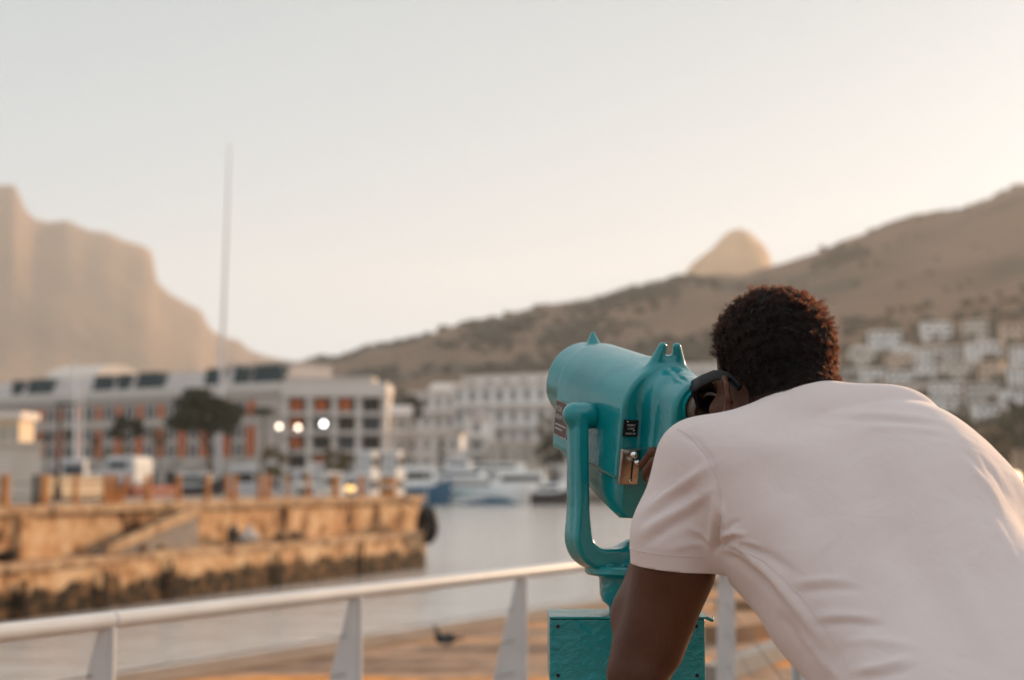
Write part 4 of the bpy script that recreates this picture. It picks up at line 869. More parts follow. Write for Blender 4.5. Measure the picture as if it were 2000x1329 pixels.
def teal_cast():
    """thick drippy paint over corroded casting"""
    m = teal_mat(); m.name = 'teal_paint_blistered'; t = m.node_tree; L = t.links; b = t.nodes['Principled BSDF']
    c = t.nodes.new('ShaderNodeTexCoord'); mp = t.nodes.new('ShaderNodeMapping'); mp.inputs['Scale'].default_value = (1, 1, 1.5); L.new(c.outputs['Object'], mp.inputs[0])
    v = t.nodes.new('ShaderNodeTexNoise'); v.inputs['Scale'].default_value = 34; v.inputs['Detail'].default_value = 9; v.inputs['Distortion'].default_value = .5
    L.new(mp.outputs[0], v.inputs['Vector'])
    r = t.nodes.new('ShaderNodeValToRGB'); r.color_ramp.elements[0].position = .35; r.color_ramp.elements[1].position = .66; L.new(v.outputs[0], r.inputs[0])
    bp = t.nodes.new('ShaderNodeBump'); bp.inputs['Strength'].default_value = .45; bp.inputs['Distance'].default_value = .003; L.new(r.outputs[0], bp.inputs['Height'])
    L.new(bp.outputs[0], b.inputs['Normal']); L.new(bp.outputs[0], b.inputs['Coat Normal'])
    return m
TEAL = teal_mat(); TEALC = teal_cast()
M_BLACKPLATE = pm('plate_black', (.012, .011, .011), .35, rvar=.1)
M_BROWNPLATE = pm('plate_brown', (.10, .055, .045), .4, (.06, .035, .03), scale=30)
M_LETTER = pm('plate_lettering', (.42, .40, .38), .45)
M_STEEL = pm('coin_steel', (.50, .45, .41), .28, (.30, .25, .22), scale=40, metal=1.0, bump=.15, bscale=120, bdist=.001)
M_CHROME = pm('chrome', (.75, .73, .70), .12, metal=1.0)

M_EYE = pm('eyepiece_bronze', (.16, .125, .10), .4, (.09, .07, .055), scale=20, metal=.5)

YAW, PIT = R(23.0), R(12.9)
uh = Vector((-math.sin(YAW), math.cos(YAW), 0)); vv = Vector((-math.cos(YAW), -math.sin(YAW), 0)); zz = Vector((0, 0, 1))
uu = uh*math.cos(PIT) + zz*math.sin(PIT); ww = zz*math.cos(PIT) - uh*math.sin(PIT)
RB = 0.079
TOP = W(1312, 713, 2.25); C0 = TOP - ww*RB
def VL(u, v, w_): return C0 + uu*u + vv*v + ww*w_
PIV = C0 + uh*0.105
vt = thing('coin_viewer', 'glossy teal coin operated viewer on a pedestal with a metal coin slot plate', 'viewer', (PIV.x, PIV.y, 0))

def arch(u0, u1, Rr, wb, rnd, wc=0.0, vc=0.0):
    def f(p):                   # p in local u,v,w
        x = p[:, 1]-vc; y = p[:, 2]-wc; r_ = Rr-rnd
        d1 = np.hypot(x, np.maximum(y, 0)) - r_                     # round top
        qx = np.abs(x)-r_; qy = (wb-wc+rnd) - y
        bx = np.hypot(np.maximum(qx, 0), np.maximum(qy, 0)) + np.minimum(np.maximum(qx, qy), 0)
        d2 = np.where(y > 0, d1, bx)
        du = np.maximum(u0+rnd-p[:, 0], p[:, 0]-(u1-rnd))
        return np.hypot(np.maximum(d2, 0), np.maximum(du, 0)) + np.minimum(np.maximum(d2, du), 0) - rnd
    return f, np.array([(u0+u1)/2, vc, 0]), 0.3
H = Field()
H.add(arch(0.0, .252, RB, -.108, .006))
H.add(arch(.20, .315, .072, -.072, .004, 0.0), .004)     # objective hood, lower part trimmed below
H.add(arch(-.036, .02, .052, -.088, .010, .012, -.010), .010)
H.add(arch(-.098, .0, .049, -.056, .010, .020, -.006), .011)
H.add(cone((-.010, -.004, .026), (.02, -.002, .026), .044, .052), .016)
H.sub(ell((-.103, -.002, .026), (.010, .040, .040)), .004)
# rear sight: forked fin
for s_ in (-1, 1):
    H.add(cone((.012, s_*.0128, RB+.0275), (.016, s_*.024, RB-.012), .0070, .013), .008)
H.add(cone((.014, -.012, RB+.003), (.014, .012, RB+.003), .0085, .0085), .005)
H.add(cone((.025, 0, RB-.006), (.075, 0, RB-.012), .016, .010), .014)
H.add(cone((.292, 0, .072+.018), (.284, 0, .064), .0040, .017), .005)
# plate recess on the rear face and weld rib along the side
class _HF:
    ops = H.ops
    def __call__(s, p, mask=None): return H(p, mask)
V_, F_ = polygonize(_HF(), (-.125, -.105, -.135), (.335, .105, .135), .0026)
V_ = relax(V_, F_, 2)
# hood is round: pull the straight lower part of the hood up to its circle
m_ = (V_[:, 0] > .2535) & (V_[:, 2] < 0)
rr_ = np.hypot(V_[m_, 1], V_[m_, 2]); k_ = np.minimum(1, .072/np.maximum(rr_, 1e-6)); V_[m_, 1] *= k_; V_[m_, 2] *= k_
Mx = np.array([list(uu), list(vv), list(ww)])
def toW(V): return V@Mx + np.array(tuple(C0))
hs_ = mesh_np('housing', toW(V_), F_, TEAL, vt)
# lens recess in the hood
mb = MB(); rg = []
for (u_, r_) in ((.3165, .066), (.30, .060), (.299, .0)):
    rg.append([VL(u_, r_*math.cos(a), r_*math.sin(a)) for a in [2*math.pi*k/40 for k in range(40)]])
MB().loft(rg, cap=False).build('objective_lens', pm('lens_glass', (.01, .012, .015), .05, spec=.8), vt, True, smooth='auto')
# belly
rings = []
for u_, hw, wb in ((.245, .066, -.108), (.235, .070, -.116), (.17, .073, -.138), (.08, .073, -.165), (.02, .070, -.176), (.004, .062, -.172)):
    o_ = []
    prof = [(hw, -.100), (hw, wb*.55-.047), (hw*.93, wb+.010), (hw*.80, wb+.002), (hw*.4, wb), (0, wb), (-hw*.4, wb), (-hw*.80, wb+.002), (-hw*.93, wb+.010), (-hw, wb*.55-.047), (-hw, -.100)]
    rings.append([VL(u_, a, b) for a, b in prof])
MB().loft(rings).build('belly', TEAL, vt, True, smooth='auto', bevel=.003)
mb = MB(); mb.tube([VL(.006, .022, -.170), VL(.0, .021, -.187), VL(-.006, .016, -.196), VL(-.012, .008, -.197)], [.009, .008, .006, .003], 10)
mb.build('drain_lip', TEAL, vt, True, smooth=True)
# eyepiece
mb = MB(); ring = lambda u_, r_, w0=.027, v0=-.004, n=36: [VL(u_, v0+r_*math.cos(2*math.pi*k/n), w0+r_*math.sin(2*math.pi*k/n)) for k in range(n)]
mb.loft([ring(-.092, .034), ring(-.104, .034), ring(-.104, .0318), ring(-.092, .0318)], cap=False).build('eyepiece_ring', TEAL, vt, True, smooth='auto')
mb = MB(); mb.loft([ring(-.086, .0305), ring(-.118, .028), ring(-.121, .025), ring(-.112, .020), ring(-.112, .0)], cap=False).build('eyepiece', M_EYE, vt, True, smooth='auto')
mb = MB(); mb.loft([ring(-.0985, .0055, -.040, .026, 12), ring(-.103, .005, -.040, .026, 12), ring(-.103, .0, -.040, .026, 12)], cap=False).build('screw', M_RUBBER, vt, True, smooth='auto')
# plates on the rear face
def plate(name, c, eu, ev, n, su, sv, th, mat, bev=.001):
    mb = MB(); M = frame(eu, ev, n); mb.box(c + n*th/2, (su, sv, th), M=M)
    return mb.build(name, mat, vt, True, bevel=bev)
ex_ = -vv; ey_ = ww; en_ = -uu
p_ = plate('instruction_plate', VL(-.0005, .0635, -.024), ex_, ey_, en_, .026, .0265, .0022, M_BLACKPLATE, .0005)
for k, (tx, dy, sz) in enumerate((('INSERT', .0050, .0046), ('COIN', -.0005, .0046), ('PUSH IN', -.0085, .0044))):
    text_mesh('lettering', tx, sz, M_LETTER, p_, VL(-.0029, .0630, -.024+dy), ex_, ey_, xs=1.05)
for dv, dw in ((.0065, .0105), (-.006, -.0035)):
    mb = MB(); mb.lathe([(.0012, 0), (.0012, .0008), (.0006, .0013)], VL(-.0027, .0635+dv, -.024+dw), 10, frame(ex_, ey_, en_)); mb.build('rivet', M_CHROME, p_, True, smooth=True)
p_ = plate('coin_plate', VL(-.0005, .060, -.085), ex_, ey_, en_, .034, .058, .006, M_STEEL, .0022)
mb = MB(); mb.box(VL(-.0072, .0560, -.090), (.0016, .036, .002), M=frame(ex_, ey_, en_)); mb.build('coin_slot', M_RUBBER, p_, True)
for dv, dw, r_ in ((.002, .0225, .0062), (-.0045, .0105, .0050)):
    mb = MB(); mb.lathe([(.002, 0), (.002, .008), (r_*.8, .009), (r_, .012), (r_*.97, .015), (r_*.7, .0185), (.0005, .0195)], VL(-.0065, .060+dv, -.085+dw), 18, frame(ex_, ey_, en_)); mb.build('coin_knob', M_CHROME, p_, True, smooth=True)
mb = MB(); mb.lathe([(.0036, 0), (.0036, .0012), (.0024, .0016), (.0022, .0006), (.0002, .0006)], VL(-.0065, .058, -.107), 16, frame(ex_, ey_, en_)); mb.build('lock', M_CHROME, p_, True, smooth='auto')
# brown plate on the side
s_n = vv; s_x = -uu; s_y = ww
mb = MB(); mb.box(VL(.218, RB+.0008, -.052), (.052, .060, .0018), M=frame(s_x, s_y, s_n)); p_ = mb.build('side_plate', M_BROWNPLATE, vt, True, bevel=.0004)
for tx, dy, sz in (('FOR', .016, .0135), ('VIEW', .002, .0115)):
    text_mesh('lettering', tx, sz, M_LETTER, p_, VL(.243, RB+.0019, -.052+dy), s_x, s_y, align='LEFT')
mb = MB()
for dy, l_ in ((-.011, .044), (-.018, .030)): mb.box(VL(.241-l_/2, RB+.0019, -.052+dy), (l_, .0022, .0004), M=frame(s_x, s_y, s_n))
mb.build('lettering', M_LETTER, p_, True)
mb = MB()
for (du, dw, a, b) in ((0, .030, .052, .0012), (0, -.030, .052, .0012), (.0255, 0, .0012, .06), (-.0255, 0, .0012, .06)): mb.box(VL(.218+du, RB+.0018, -.052+dw), (a, b, .0008), M=frame(s_x, s_y, s_n))
mb.build('border', M_STEEL, p_, True)
# yoke, in coordinates (uh, v, z) about the pivot
ZP = PIV.z
def ushape():
    def f(p):
        x = np.abs(p[:, 1]); z = p[:, 2]; hb = .107; rc = .042; zb = -.233          # centre line of the U
        qx = x-(hb-rc); qz = (zb+rc)-z
        d2 = np.hypot(np.maximum(qx, 0), np.maximum(qz, 0)) + np.minimum(np.maximum(qx, qz), 0) - rc
        t = .0115 + .0065*np.clip((-z-.15)/.08, 0, 1); wd = .0215 + .004*np.clip((-z-.05)/.18, 0, 1)
        a = np.abs(d2)-t+.006; b = np.abs(p[:, 0])-wd+.006
        d = np.hypot(np.maximum(a, 0), np.maximum(b, 0)) + np.minimum(np.maximum(a, b), 0) - .006
        return np.maximum(d, z-.004)
    return f, np.array([0, 0, -.1]), .4
Yk = Field(); Yk.add(ushape())
for s_ in (-1, 1):
    Yk.add(cone((0, s_*.089, 0), (0, s_*.111, 0), .0225, .0215), .006)
    Yk.add(cone((-.002, s_*.116, -.02), (-.002, s_*.1155, -.20), .006, .0045), .008)      # raised rib down each arm
Yk.add(cone((0, 0, -.235), (0, 0, -.262), .036, .034), .02)
V_, F_ = polygonize(Yk, (-.06, -.15, -.30), (.06, .15, .05), .0026); V_ = relax(V_, F_, 2)
My = np.array([list(uh), list(vv), list(zz)])
mesh_np('yoke', V_@My + np.array(tuple(PIV)), F_, TEAL, vt)
bx = Vector((PIV.x, PIV.y, 0))
ZB = 1.199
mb = MB(); mb.lathe([(.040, 1.283), (.046, 1.281), (.050, 1.276), (.083, 1.274), (.086, 1.271), (.086, 1.263), (.082, 1.259), (.064, 1.256), (.0625, 1.252), (.0615, 1.228), (.058, 1.216), (.050, 1.210), (.047, 1.206), (.046, ZB)][::-1], (bx.x, bx.y, 0), 48)
mb.build('swivel_base', TEALC, vt, True, smooth='auto')
mb = MB()
for k in range(16):
    a = 2*math.pi*k/16; mb.box((bx.x+.069*math.cos(a), bx.y+.069*math.sin(a), 1.2755), (.014, .007, .006), rz=a)
mb.build('index_ring', TEALC, vt, True, bevel=.0015)
cx_, cy_ = (W(1075, 1203, 2.27).x + W(1375, 1203, 2.27).x)/2, 2.27+.065
mb = MB(); mb.box((cx_, cy_, ZB-.004-.049), (.245, .128, .098)); bo = mb.build('junction_box', TEALC, vt, True, bevel=.003)
mb = MB(); mb.box((cx_+.003, cy_, ZB-.0018), (.251, .132, .0036)); mb.tube([(cx_+.125, cy_-.066, ZB-.002), (cx_+.134, cy_-.064, ZB-.006), (cx_+.137, cy_-.05, ZB-.002)], [.003, .003, .002], 6)
mb.build('cover', TEALC, bo, True, bevel=.0012)
for sx in (-1, 1):
    for sz in (-1, 1):
        mb = MB(); mb.lathe([(.003, 0), (.0028, .0012), (.0005, .0014)], (cx_+sx*.109, cy_-.0642, ZB-.053+sz*.038), 10, frame(Vector((1, 0, 0)), Vector((0, 0, 1)), Vector((0, -1, 0)))); mb.build('screw', M_RUBBER, bo, True)
mb = MB(); mb.lathe([(.14, 0), (.14, .015), (.075, .03), (.060, .06), (.057, 1.09)], (cx_, cy_, 0), 32); mb.build('pedestal', TEALC, vt, True, smooth='auto')
# ================================================================ the man at the viewer
def skin_mat():
    m, t, b = node_mat('dark_skin'); L = t.links
    c = t.nodes.new('ShaderNodeTexCoord'); n = t.nodes.new('ShaderNodeTexNoise'); n.inputs['Scale'].default_value = 14; n.inputs['Detail'].default_value = 6
    L.new(c.outputs['Object'], n.inputs['Vector'])
    r = t.nodes.new('ShaderNodeValToRGB'); r.color_ramp.elements[0].position = .3; r.color_ramp.elements[1].position = .7
    r.color_ramp.elements[0].color = (.064, .021, .010, 1); r.color_ramp.elements[1].color = (.092, .033, .016, 1); L.new(n.outputs[0], r.inputs[0])
    at = t.nodes.new('ShaderNodeAttribute'); at.attribute_name = 'stubble'; ns = t.nodes.new('ShaderNodeTexNoise'); ns.inputs['Scale'].default_value = 420; ns.inputs['Detail'].default_value = 4; L.new(c.outputs['Object'], ns.inputs['Vector'])
    ms = t.nodes.new('ShaderNodeMath'); ms.operation = 'MULTIPLY_ADD'; ms.inputs[1].default_value = 1.5; ms.inputs[2].default_value = -1.40; L.new(at.outputs['Fac'], ms.inputs[0])
    md = t.nodes.new('ShaderNodeMath'); md.operation = 'ADD'; L.new(ms.outputs[0], md.inputs[0]); L.new(ns.outputs[0], md.inputs[1])
    rs = t.nodes.new('ShaderNodeMapRange'); rs.inputs['From Min'].default_value = -.06; rs.inputs['From Max'].default_value = .16; L.new(md.outputs[0], rs.inputs[0])
    mz = t.nodes.new('ShaderNodeMix'); mz.data_type = 'RGBA'; L.new(rs.outputs[0], mz.inputs['Factor']); L.new(r.outputs[0], mz.inputs['A']); mz.inputs['B'].default_value = (.020, .011, .007, 1)
    L.new(mz.outputs['Result'], b.inputs['Base Color']); b.inputs['Roughness'].default_value = .52; b.inputs['Specular IOR Level'].default_value = .28
    b.inputs['Subsurface Weight'].default_value = .12; b.inputs['Subsurface Radius'].default_value = (.012, .004, .002); b.inputs['Subsurface Scale'].default_value = .5
    n2 = t.nodes.new('ShaderNodeTexVoronoi'); n2.inputs['Scale'].default_value = 520; L.new(c.outputs['Object'], n2.inputs['Vector'])
    n3 = t.nodes.new('ShaderNodeTexNoise'); n3.inputs['Scale'].default_value = 90; L.new(c.outputs['Object'], n3.inputs['Vector'])
    a = t.nodes.new('ShaderNodeMath'); a.operation = 'ADD'; L.new(n2.outputs[0], a.inputs[0]); L.new(n3.outputs[0], a.inputs[1])
    bp = t.nodes.new('ShaderNodeBump'); bp.inputs['Strength'].default_value = .25; bp.inputs['Distance'].default_value = .0008; L.new(a.outputs[0], bp.inputs['Height']); L.new(bp.outputs[0], b.inputs['Normal'])
    return m
def cloth_mat():
    m, t, b = node_mat('white_cotton'); L = t.links; out = t.nodes['Material Output']
    c = t.nodes.new('ShaderNodeTexCoord'); n = t.nodes.new('ShaderNodeTexNoise'); n.inputs['Scale'].default_value = 6; n.inputs['Detail'].default_value = 5
    L.new(c.outputs['Object'], n.inputs['Vector'])
    r = t.nodes.new('ShaderNodeValToRGB'); r.color_ramp.elements[0].position = .3; r.color_ramp.elements[1].position = .7
    r.color_ramp.elements[0].color = (.715, .610, .585, 1); r.color_ramp.elements[1].color = (.765, .668, .642, 1); L.new(n.outputs[0], r.inputs[0])
    L.new(r.outputs[0], b.inputs['Base Color']); b.inputs['Roughness'].default_value = .9; b.inputs['Specular IOR Level'].default_value = .2
    b.inputs['Sheen Weight'].default_value = .25; b.inputs['Sheen Roughness'].default_value = .5
    n2 = t.nodes.new('ShaderNodeTexNoise'); n2.inputs['Scale'].default_value = 900; n2.inputs['Detail'].default_value = 2; L.new(c.outputs['Object'], n2.inputs['Vector'])
    n3 = t.nodes.new('ShaderNodeTexNoise'); n3.inputs['Scale'].default_value = 16; n3.inputs['Detail'].default_value = 3; n3.inputs['Distortion'].default_value = .6; L.new(c.outputs['Object'], n3.inputs['Vector'])
    bp = t.nodes.new('ShaderNodeBump'); bp.inputs['Strength'].default_value = .3; bp.inputs['Distance'].default_value = .0006; L.new(n2.outputs[0], bp.inputs['Height'])
    bq = t.nodes.new('ShaderNodeBump'); bq.inputs['Strength'].default_value = .5; bq.inputs['Distance'].default_value = .008; L.new(n3.outputs[0], bq.inputs['Height']); L.new(bp.outputs[0], bq.inputs['Normal'])
    L.new(bq.outputs[0], b.inputs['Normal'])
    tr = t.nodes.new('ShaderNodeBsdfTranslucent'); L.new(r.outputs[0], tr.inputs[0]); ms = t.nodes.new('ShaderNodeMixShader'); ms.inputs[0].default_value = .14
    L.new(b.outputs[0], ms.inputs[1]); L.new(tr.outputs[0], ms.inputs[2]); L.new(ms.outputs[0], out.inputs[0])
    return m
SKIN = skin_mat(); CLOTH = cloth_mat()
M_TROUSER = pm('navy_cotton', (.02, .024, .035), .9, (.03, .034, .045), scale=20, bump=.2, bscale=500, bdist=.0005)
M_SHOE = pm('shoe_leather', (.05, .035, .025), .5)
P = W
# joints
SHL, ARM, ELL_ = P(1366, 898, 1.98), P(1314, 1105, 1.985), P(1246, 1318, 2.0)
FOR1, WRL = P(1256, 1200, 2.045), P(1302, 990, 2.165)
SHR, ELR, WRR = P(1826, 948, 1.96), P(1830, 1130, 2.2), P(1590, 960, 2.30)
NB = P(1585, 842, 1.985)
sax = (P(2290, 730, 2.0)-P(1560, 1020, 2.0)).normalized()           # width axis of the back
T = [(P(1612, 890, 1.965), .165, .078), (P(1650, 966, 1.93), .178, .105), (P(1742, 1106, 1.85), .165, .108), (P(1846, 1250, 1.765), .149, .102), (P(1935, 1420, 1.68), .150, .105), (P(1985, 1570, 1.62), .165, .115)]
# head frame
FAZ = R(-25); HP = R(-6); HR = R(5)
hf = Vector((math.sin(FAZ)*math.cos(HP), math.cos(FAZ)*math.cos(HP), math.sin(HP)))
hu0 = (zz - hf*zz.dot(hf)).normalized(); hl0 = hu0.cross(hf)        # left
hu = (hu0*math.cos(HR) - hl0*math.sin(HR)).normalized(); hl = hu.cross(hf).normalized()
HC = P(1504, 705, 2.08)
HM = np.array([list(hf), list(hl), list(hu)])
def HL(f, l, u): return HC + hf*f + hl*l + hu*u
def hell(c, r): return ell(HL(*c), r, HM.T)
person = thing('person', 'dark-haired man in a white t-shirt bending to look through the teal viewer', 'person', (.56, 1.68, 0))
Bd = Field()
for a in range(1):
    Bd.add(hell((-.006, 0, .012), (.094, .0755, .086)), .01)        # cranium
    Bd.add(hell((-.040, 0, -.020), (.055, .062, .060)), .02)        # occiput
    Bd.add(hell((.040, 0, -.062), (.050, .057, .072)), .025)        # face
    Bd.add(hell((.058, 0, -.122), (.028, .032, .022)), .022)        # chin
    for s_ in (-1, 1):
        Bd.add(cone(HL(.008, s_*.052, -0.106), HL(.060, s_*.022, -0.130), .016, .013), .018)     # jaw
        Bd.add(hell((.066, s_*.040, -0.068), (.018, .020, .016)), .015)                         # cheek bone
        Bd.add(cone(HL(.084, s_*.014, -0.022), HL(.074, s_*.045, -0.024), .008, .007), .010)       # brow
        Bd.sub(hell((.098, s_*.031, -0.042), (.014, .015, .010)), .010)                         # eye socket
        Bd.add(hell((.074, s_*.031, -0.042), (.012, .012, .0115)), .003)                        # eyeball
        Bd.add(hell((.094, s_*.011, -0.080), (.009, .008, .006)), .005)                         # nostril wing
        # ear
        E = [HL(.002, s_*.076, -0.056), HL(-.004, s_*.083, -0.042), HL(-.018, s_*.090, -0.040), HL(-.029, s_*.094, -0.052), HL(-.030, s_*.093, -0.070), HL(-.020, s_*.087, -0.088), HL(-.006, s_*.079, -0.100)]
        for i in range(len(E)-1): Bd.add(cone(E[i], E[i+1], .0042, .0042), .004)
        Bd.add(cone(HL(-.010, s_*.080, -0.073), HL(-.022, s_*.087, -0.070), .006, .003), .006)
        Bd.add(ell(HL(-.005, s_*.079, -0.098), (.006, .0045, .008), HM.T), .004)
        Bd.add(cone(HL(-.012, s_*.083, -0.054), HL(-.020, s_*.086, -0.078), .0032, .003), .003)
    Bd.add(cone(HL(.088, 0, -0.034), HL(.106, 0, -0.074), .006, .0095), .010)                    # nose
    Bd.add(cone(HL(.088, -.018, -0.102), HL(.088, .018, -0.102), .006, .006), .008)              # lips
    Bd.add(cone(HL(.086, -.015, -0.111), HL(.086, .015, -0.111), .0065, .0065), .004)
    Bd.add(cone(HL(-.026, 0, -.050), NB, .061, .060), .03)                                     # neck
    Bd.add(cone(HL(-.046, 0, -.045), NB + Vector((.01, -.015, 0)), .046, .048), .03)
Bd.add(chain([(c, a*.90, b*.86) for c, a, b in T], sax), .04)
Bd.add(cone(NB, SHL, .045, .040), .04); Bd.add(cone(NB, SHR, .045, .052), .05)
Bd.add(cone(SHL, ARM, .050, .0500), .03); Bd.add(cone(ARM, ELL_, .0505, .0395), .02)
Bd.add(cone(P(1342, 1120, 1.98), P(1290, 1270, 1.985), .034, .030), .02)                       # triceps
Bd.add(cone(ELL_, FOR1, .037, .041), .018); Bd.add(cone(FOR1, WRL, .0415, .0265), .02)
Bd.add(cone(P(1262, 1322, 1.975), ELL_, .020, .03), .02)                                       # elbow tip
Bd.add(cone(SHR, ELR, .056, .041), .03); Bd.add(cone(ELR, ELR.lerp(WRR, .35), .040, .042), .02); Bd.add(cone(ELR.lerp(WRR, .35), WRR, .042, .026), .02)
# left hand on the coin knob: palm, thumb, four curled fingers
def hand(wr, kn, side, fwd, curl, tips, thumb):
    """wr wrist, kn list of 4 knuckle points, tips: per finger (pip, dip, tip)"""
    for k in range(4):
        base = wr.lerp(kn[k], .15)
        Bd.add(cone(base, kn[k], .017, .0105), .010)
        a, b_, c_ = tips[k]; r0 = (.0095, .0098, .0093, .0082)[k]
        Bd.add(cone(kn[k], a, r0+.0008, r0), .004); Bd.add(cone(a, b_, r0, r0-.0008), .002); Bd.add(cone(b_, c_, r0-.0008, r0-.0018), .002)
    a, b_, c_ = thumb
    Bd.add(cone(wr.lerp(kn[0], .25), a, .018, .0125), .012); Bd.add(cone(a, b_, .012, .0105), .004); Bd.add(cone(b_, c_, .0105, .0085), .002)
kL = [P(1297, 893, 2.185), P(1303, 912, 2.172), P(1311, 931, 2.170), P(1317, 951, 2.172)]
tL = [(P(1276, 885, 2.185), P(1266, 899, 2.207), P(1256, 908, 2.222)),
      (P(1279, 905, 2.168), P(1265, 922, 2.192), P(1264, 932, 2.215)),
      (P(1286, 926, 2.164), P(1273, 942, 2.188), P(1276, 948, 2.212)),
      (P(1296, 948, 2.166), P(1284, 962, 2.190), P(1288, 965, 2.210))]
hand(WRL, kL, 1, None, None, tL, (P(1300, 925, 2.205), P(1280, 918, 2.222), P(1264, 912, 2.226)))
# right hand steadies the far side of the viewer
hx = VL(.02, -RB-.012, -.04)
def rp_(u, v, w_): return VL(u, v, w_)
kR = [rp_(.045, -RB-.028, -.010), rp_(.045, -RB-.030, -.033), rp_(.040, -RB-.030, -.055), rp_(.033, -RB-.028, -.076)]
tR = [tuple(rp_(.045+d*1.0, -RB-o, -.010+k_) for d, o, k_ in ((.038, .022, .006), (.060, .014, .008), (.078, .009, .008))),
      tuple(rp_(.045+d*1.1, -RB-o, -.033+k_) for d, o, k_ in ((.040, .023, .001), (.066, .014, .001), (.084, .009, .000))),
      tuple(rp_(.040+d*1.0, -RB-o, -.055+k_) for d, o, k_ in ((.038, .023, -.003), (.060, .014, -.004), (.079, .009, -.005))),
      tuple(rp_(.033+d*.85, -RB-o, -.076+k_) for d, o, k_ in ((.034, .021, -.006), (.054, .013, -.008), (.070, .008, -.010)))]
WRH = rp_(-.045, -RB-.040, -.045)
Bd.add(cone(WRR, WRH, .026, .024), .02)
hand(WRH, kR, -1, None, None, tR, (rp_(-.002, -RB-.026, .004), rp_(.024, -RB-.018, .012), rp_(.046, -RB-.011, .014)))
# legs
HPL, HPR = T[-1][0]+Vector((-.085, .02, -.06)), T[-1][0]+Vector((.085, -.01, -.06))
KNL, KNR = Vector((.50, 1.74, .50)), Vector((.74, 1.66, .50)); ANL, ANR = Vector((.47, 1.66, .09)), Vector((.80, 1.52, .09))
for h_, k_, a_ in ((HPL, KNL, ANL), (HPR, KNR, ANR)):
    Bd.add(cone(h_, k_, .080, .052), .03); Bd.add(cone(k_, k_.lerp(a_, .35), .050, .052), .02); Bd.add(cone(k_.lerp(a_, .35), a_, .052, .034), .02)
    Bd.add(cone(a_+Vector((0, -.02, -.045)), a_+Vector((-.02, .15, -.055)), .034, .028), .02)
V_, F_ = polygonize(Bd, (.05, 1.35, -.02), (.95, 2.52, 1.76), .0034)
V_ = relax(V_, F_, 2)
body = mesh_np('body', V_, F_, SKIN, person)

# ---------------------------------------------------------------- t-shirt
Sh = Field(); neck_dir = Vector((-.06, .84, .52)).normalized()
Sh.add(chain([(c, a, b) for c, a, b in T], sax, 2.5), .05)
Sh.add(cone(NB, P(1378, 905, 1.978), .056, .052), .05); Sh.add(cone(NB, SHR, .053, .064), .05)
Sh.add(cone(P(1363, 900, 1.98), P(1318, 1050, 1.98), .0575, .0560), .03)
Sh.add(cone(P(1318, 1040, 1.98), P(1311, 1150, 1.985), .0575, .0580), .02)
Sh.add(cone(SHR, SHR.lerp(ELR, .62), .070, .062), .045)
Sh.add(cone(P(1800, 960, 1.90), P(1900, 1010, 1.92), .080, .075), .06)       # right shoulder blade and side
Sh.add(cone(P(1470, 930, 1.93), P(1500, 1010, 1.91), .070, .060), .06)       # left shoulder blade
Sh.add(cone(P(1430, 1060, 1.975), P(1592, 1222, 1.865), .030, .036), .05)    # cloth hanging from the armpit to the waist
Sh.add(cone(P(1592, 1222, 1.865), P(1745, 1390, 1.75), .036, .055), .05)
Sh.add(cone(NB, NB+neck_dir*.08, .058, .056), .012)
V_, F_ = polygonize(Sh, (.05, 1.35, .82), (.95, 2.35, 1.70), .0035)
V_ = relax(V_, F_, 11)
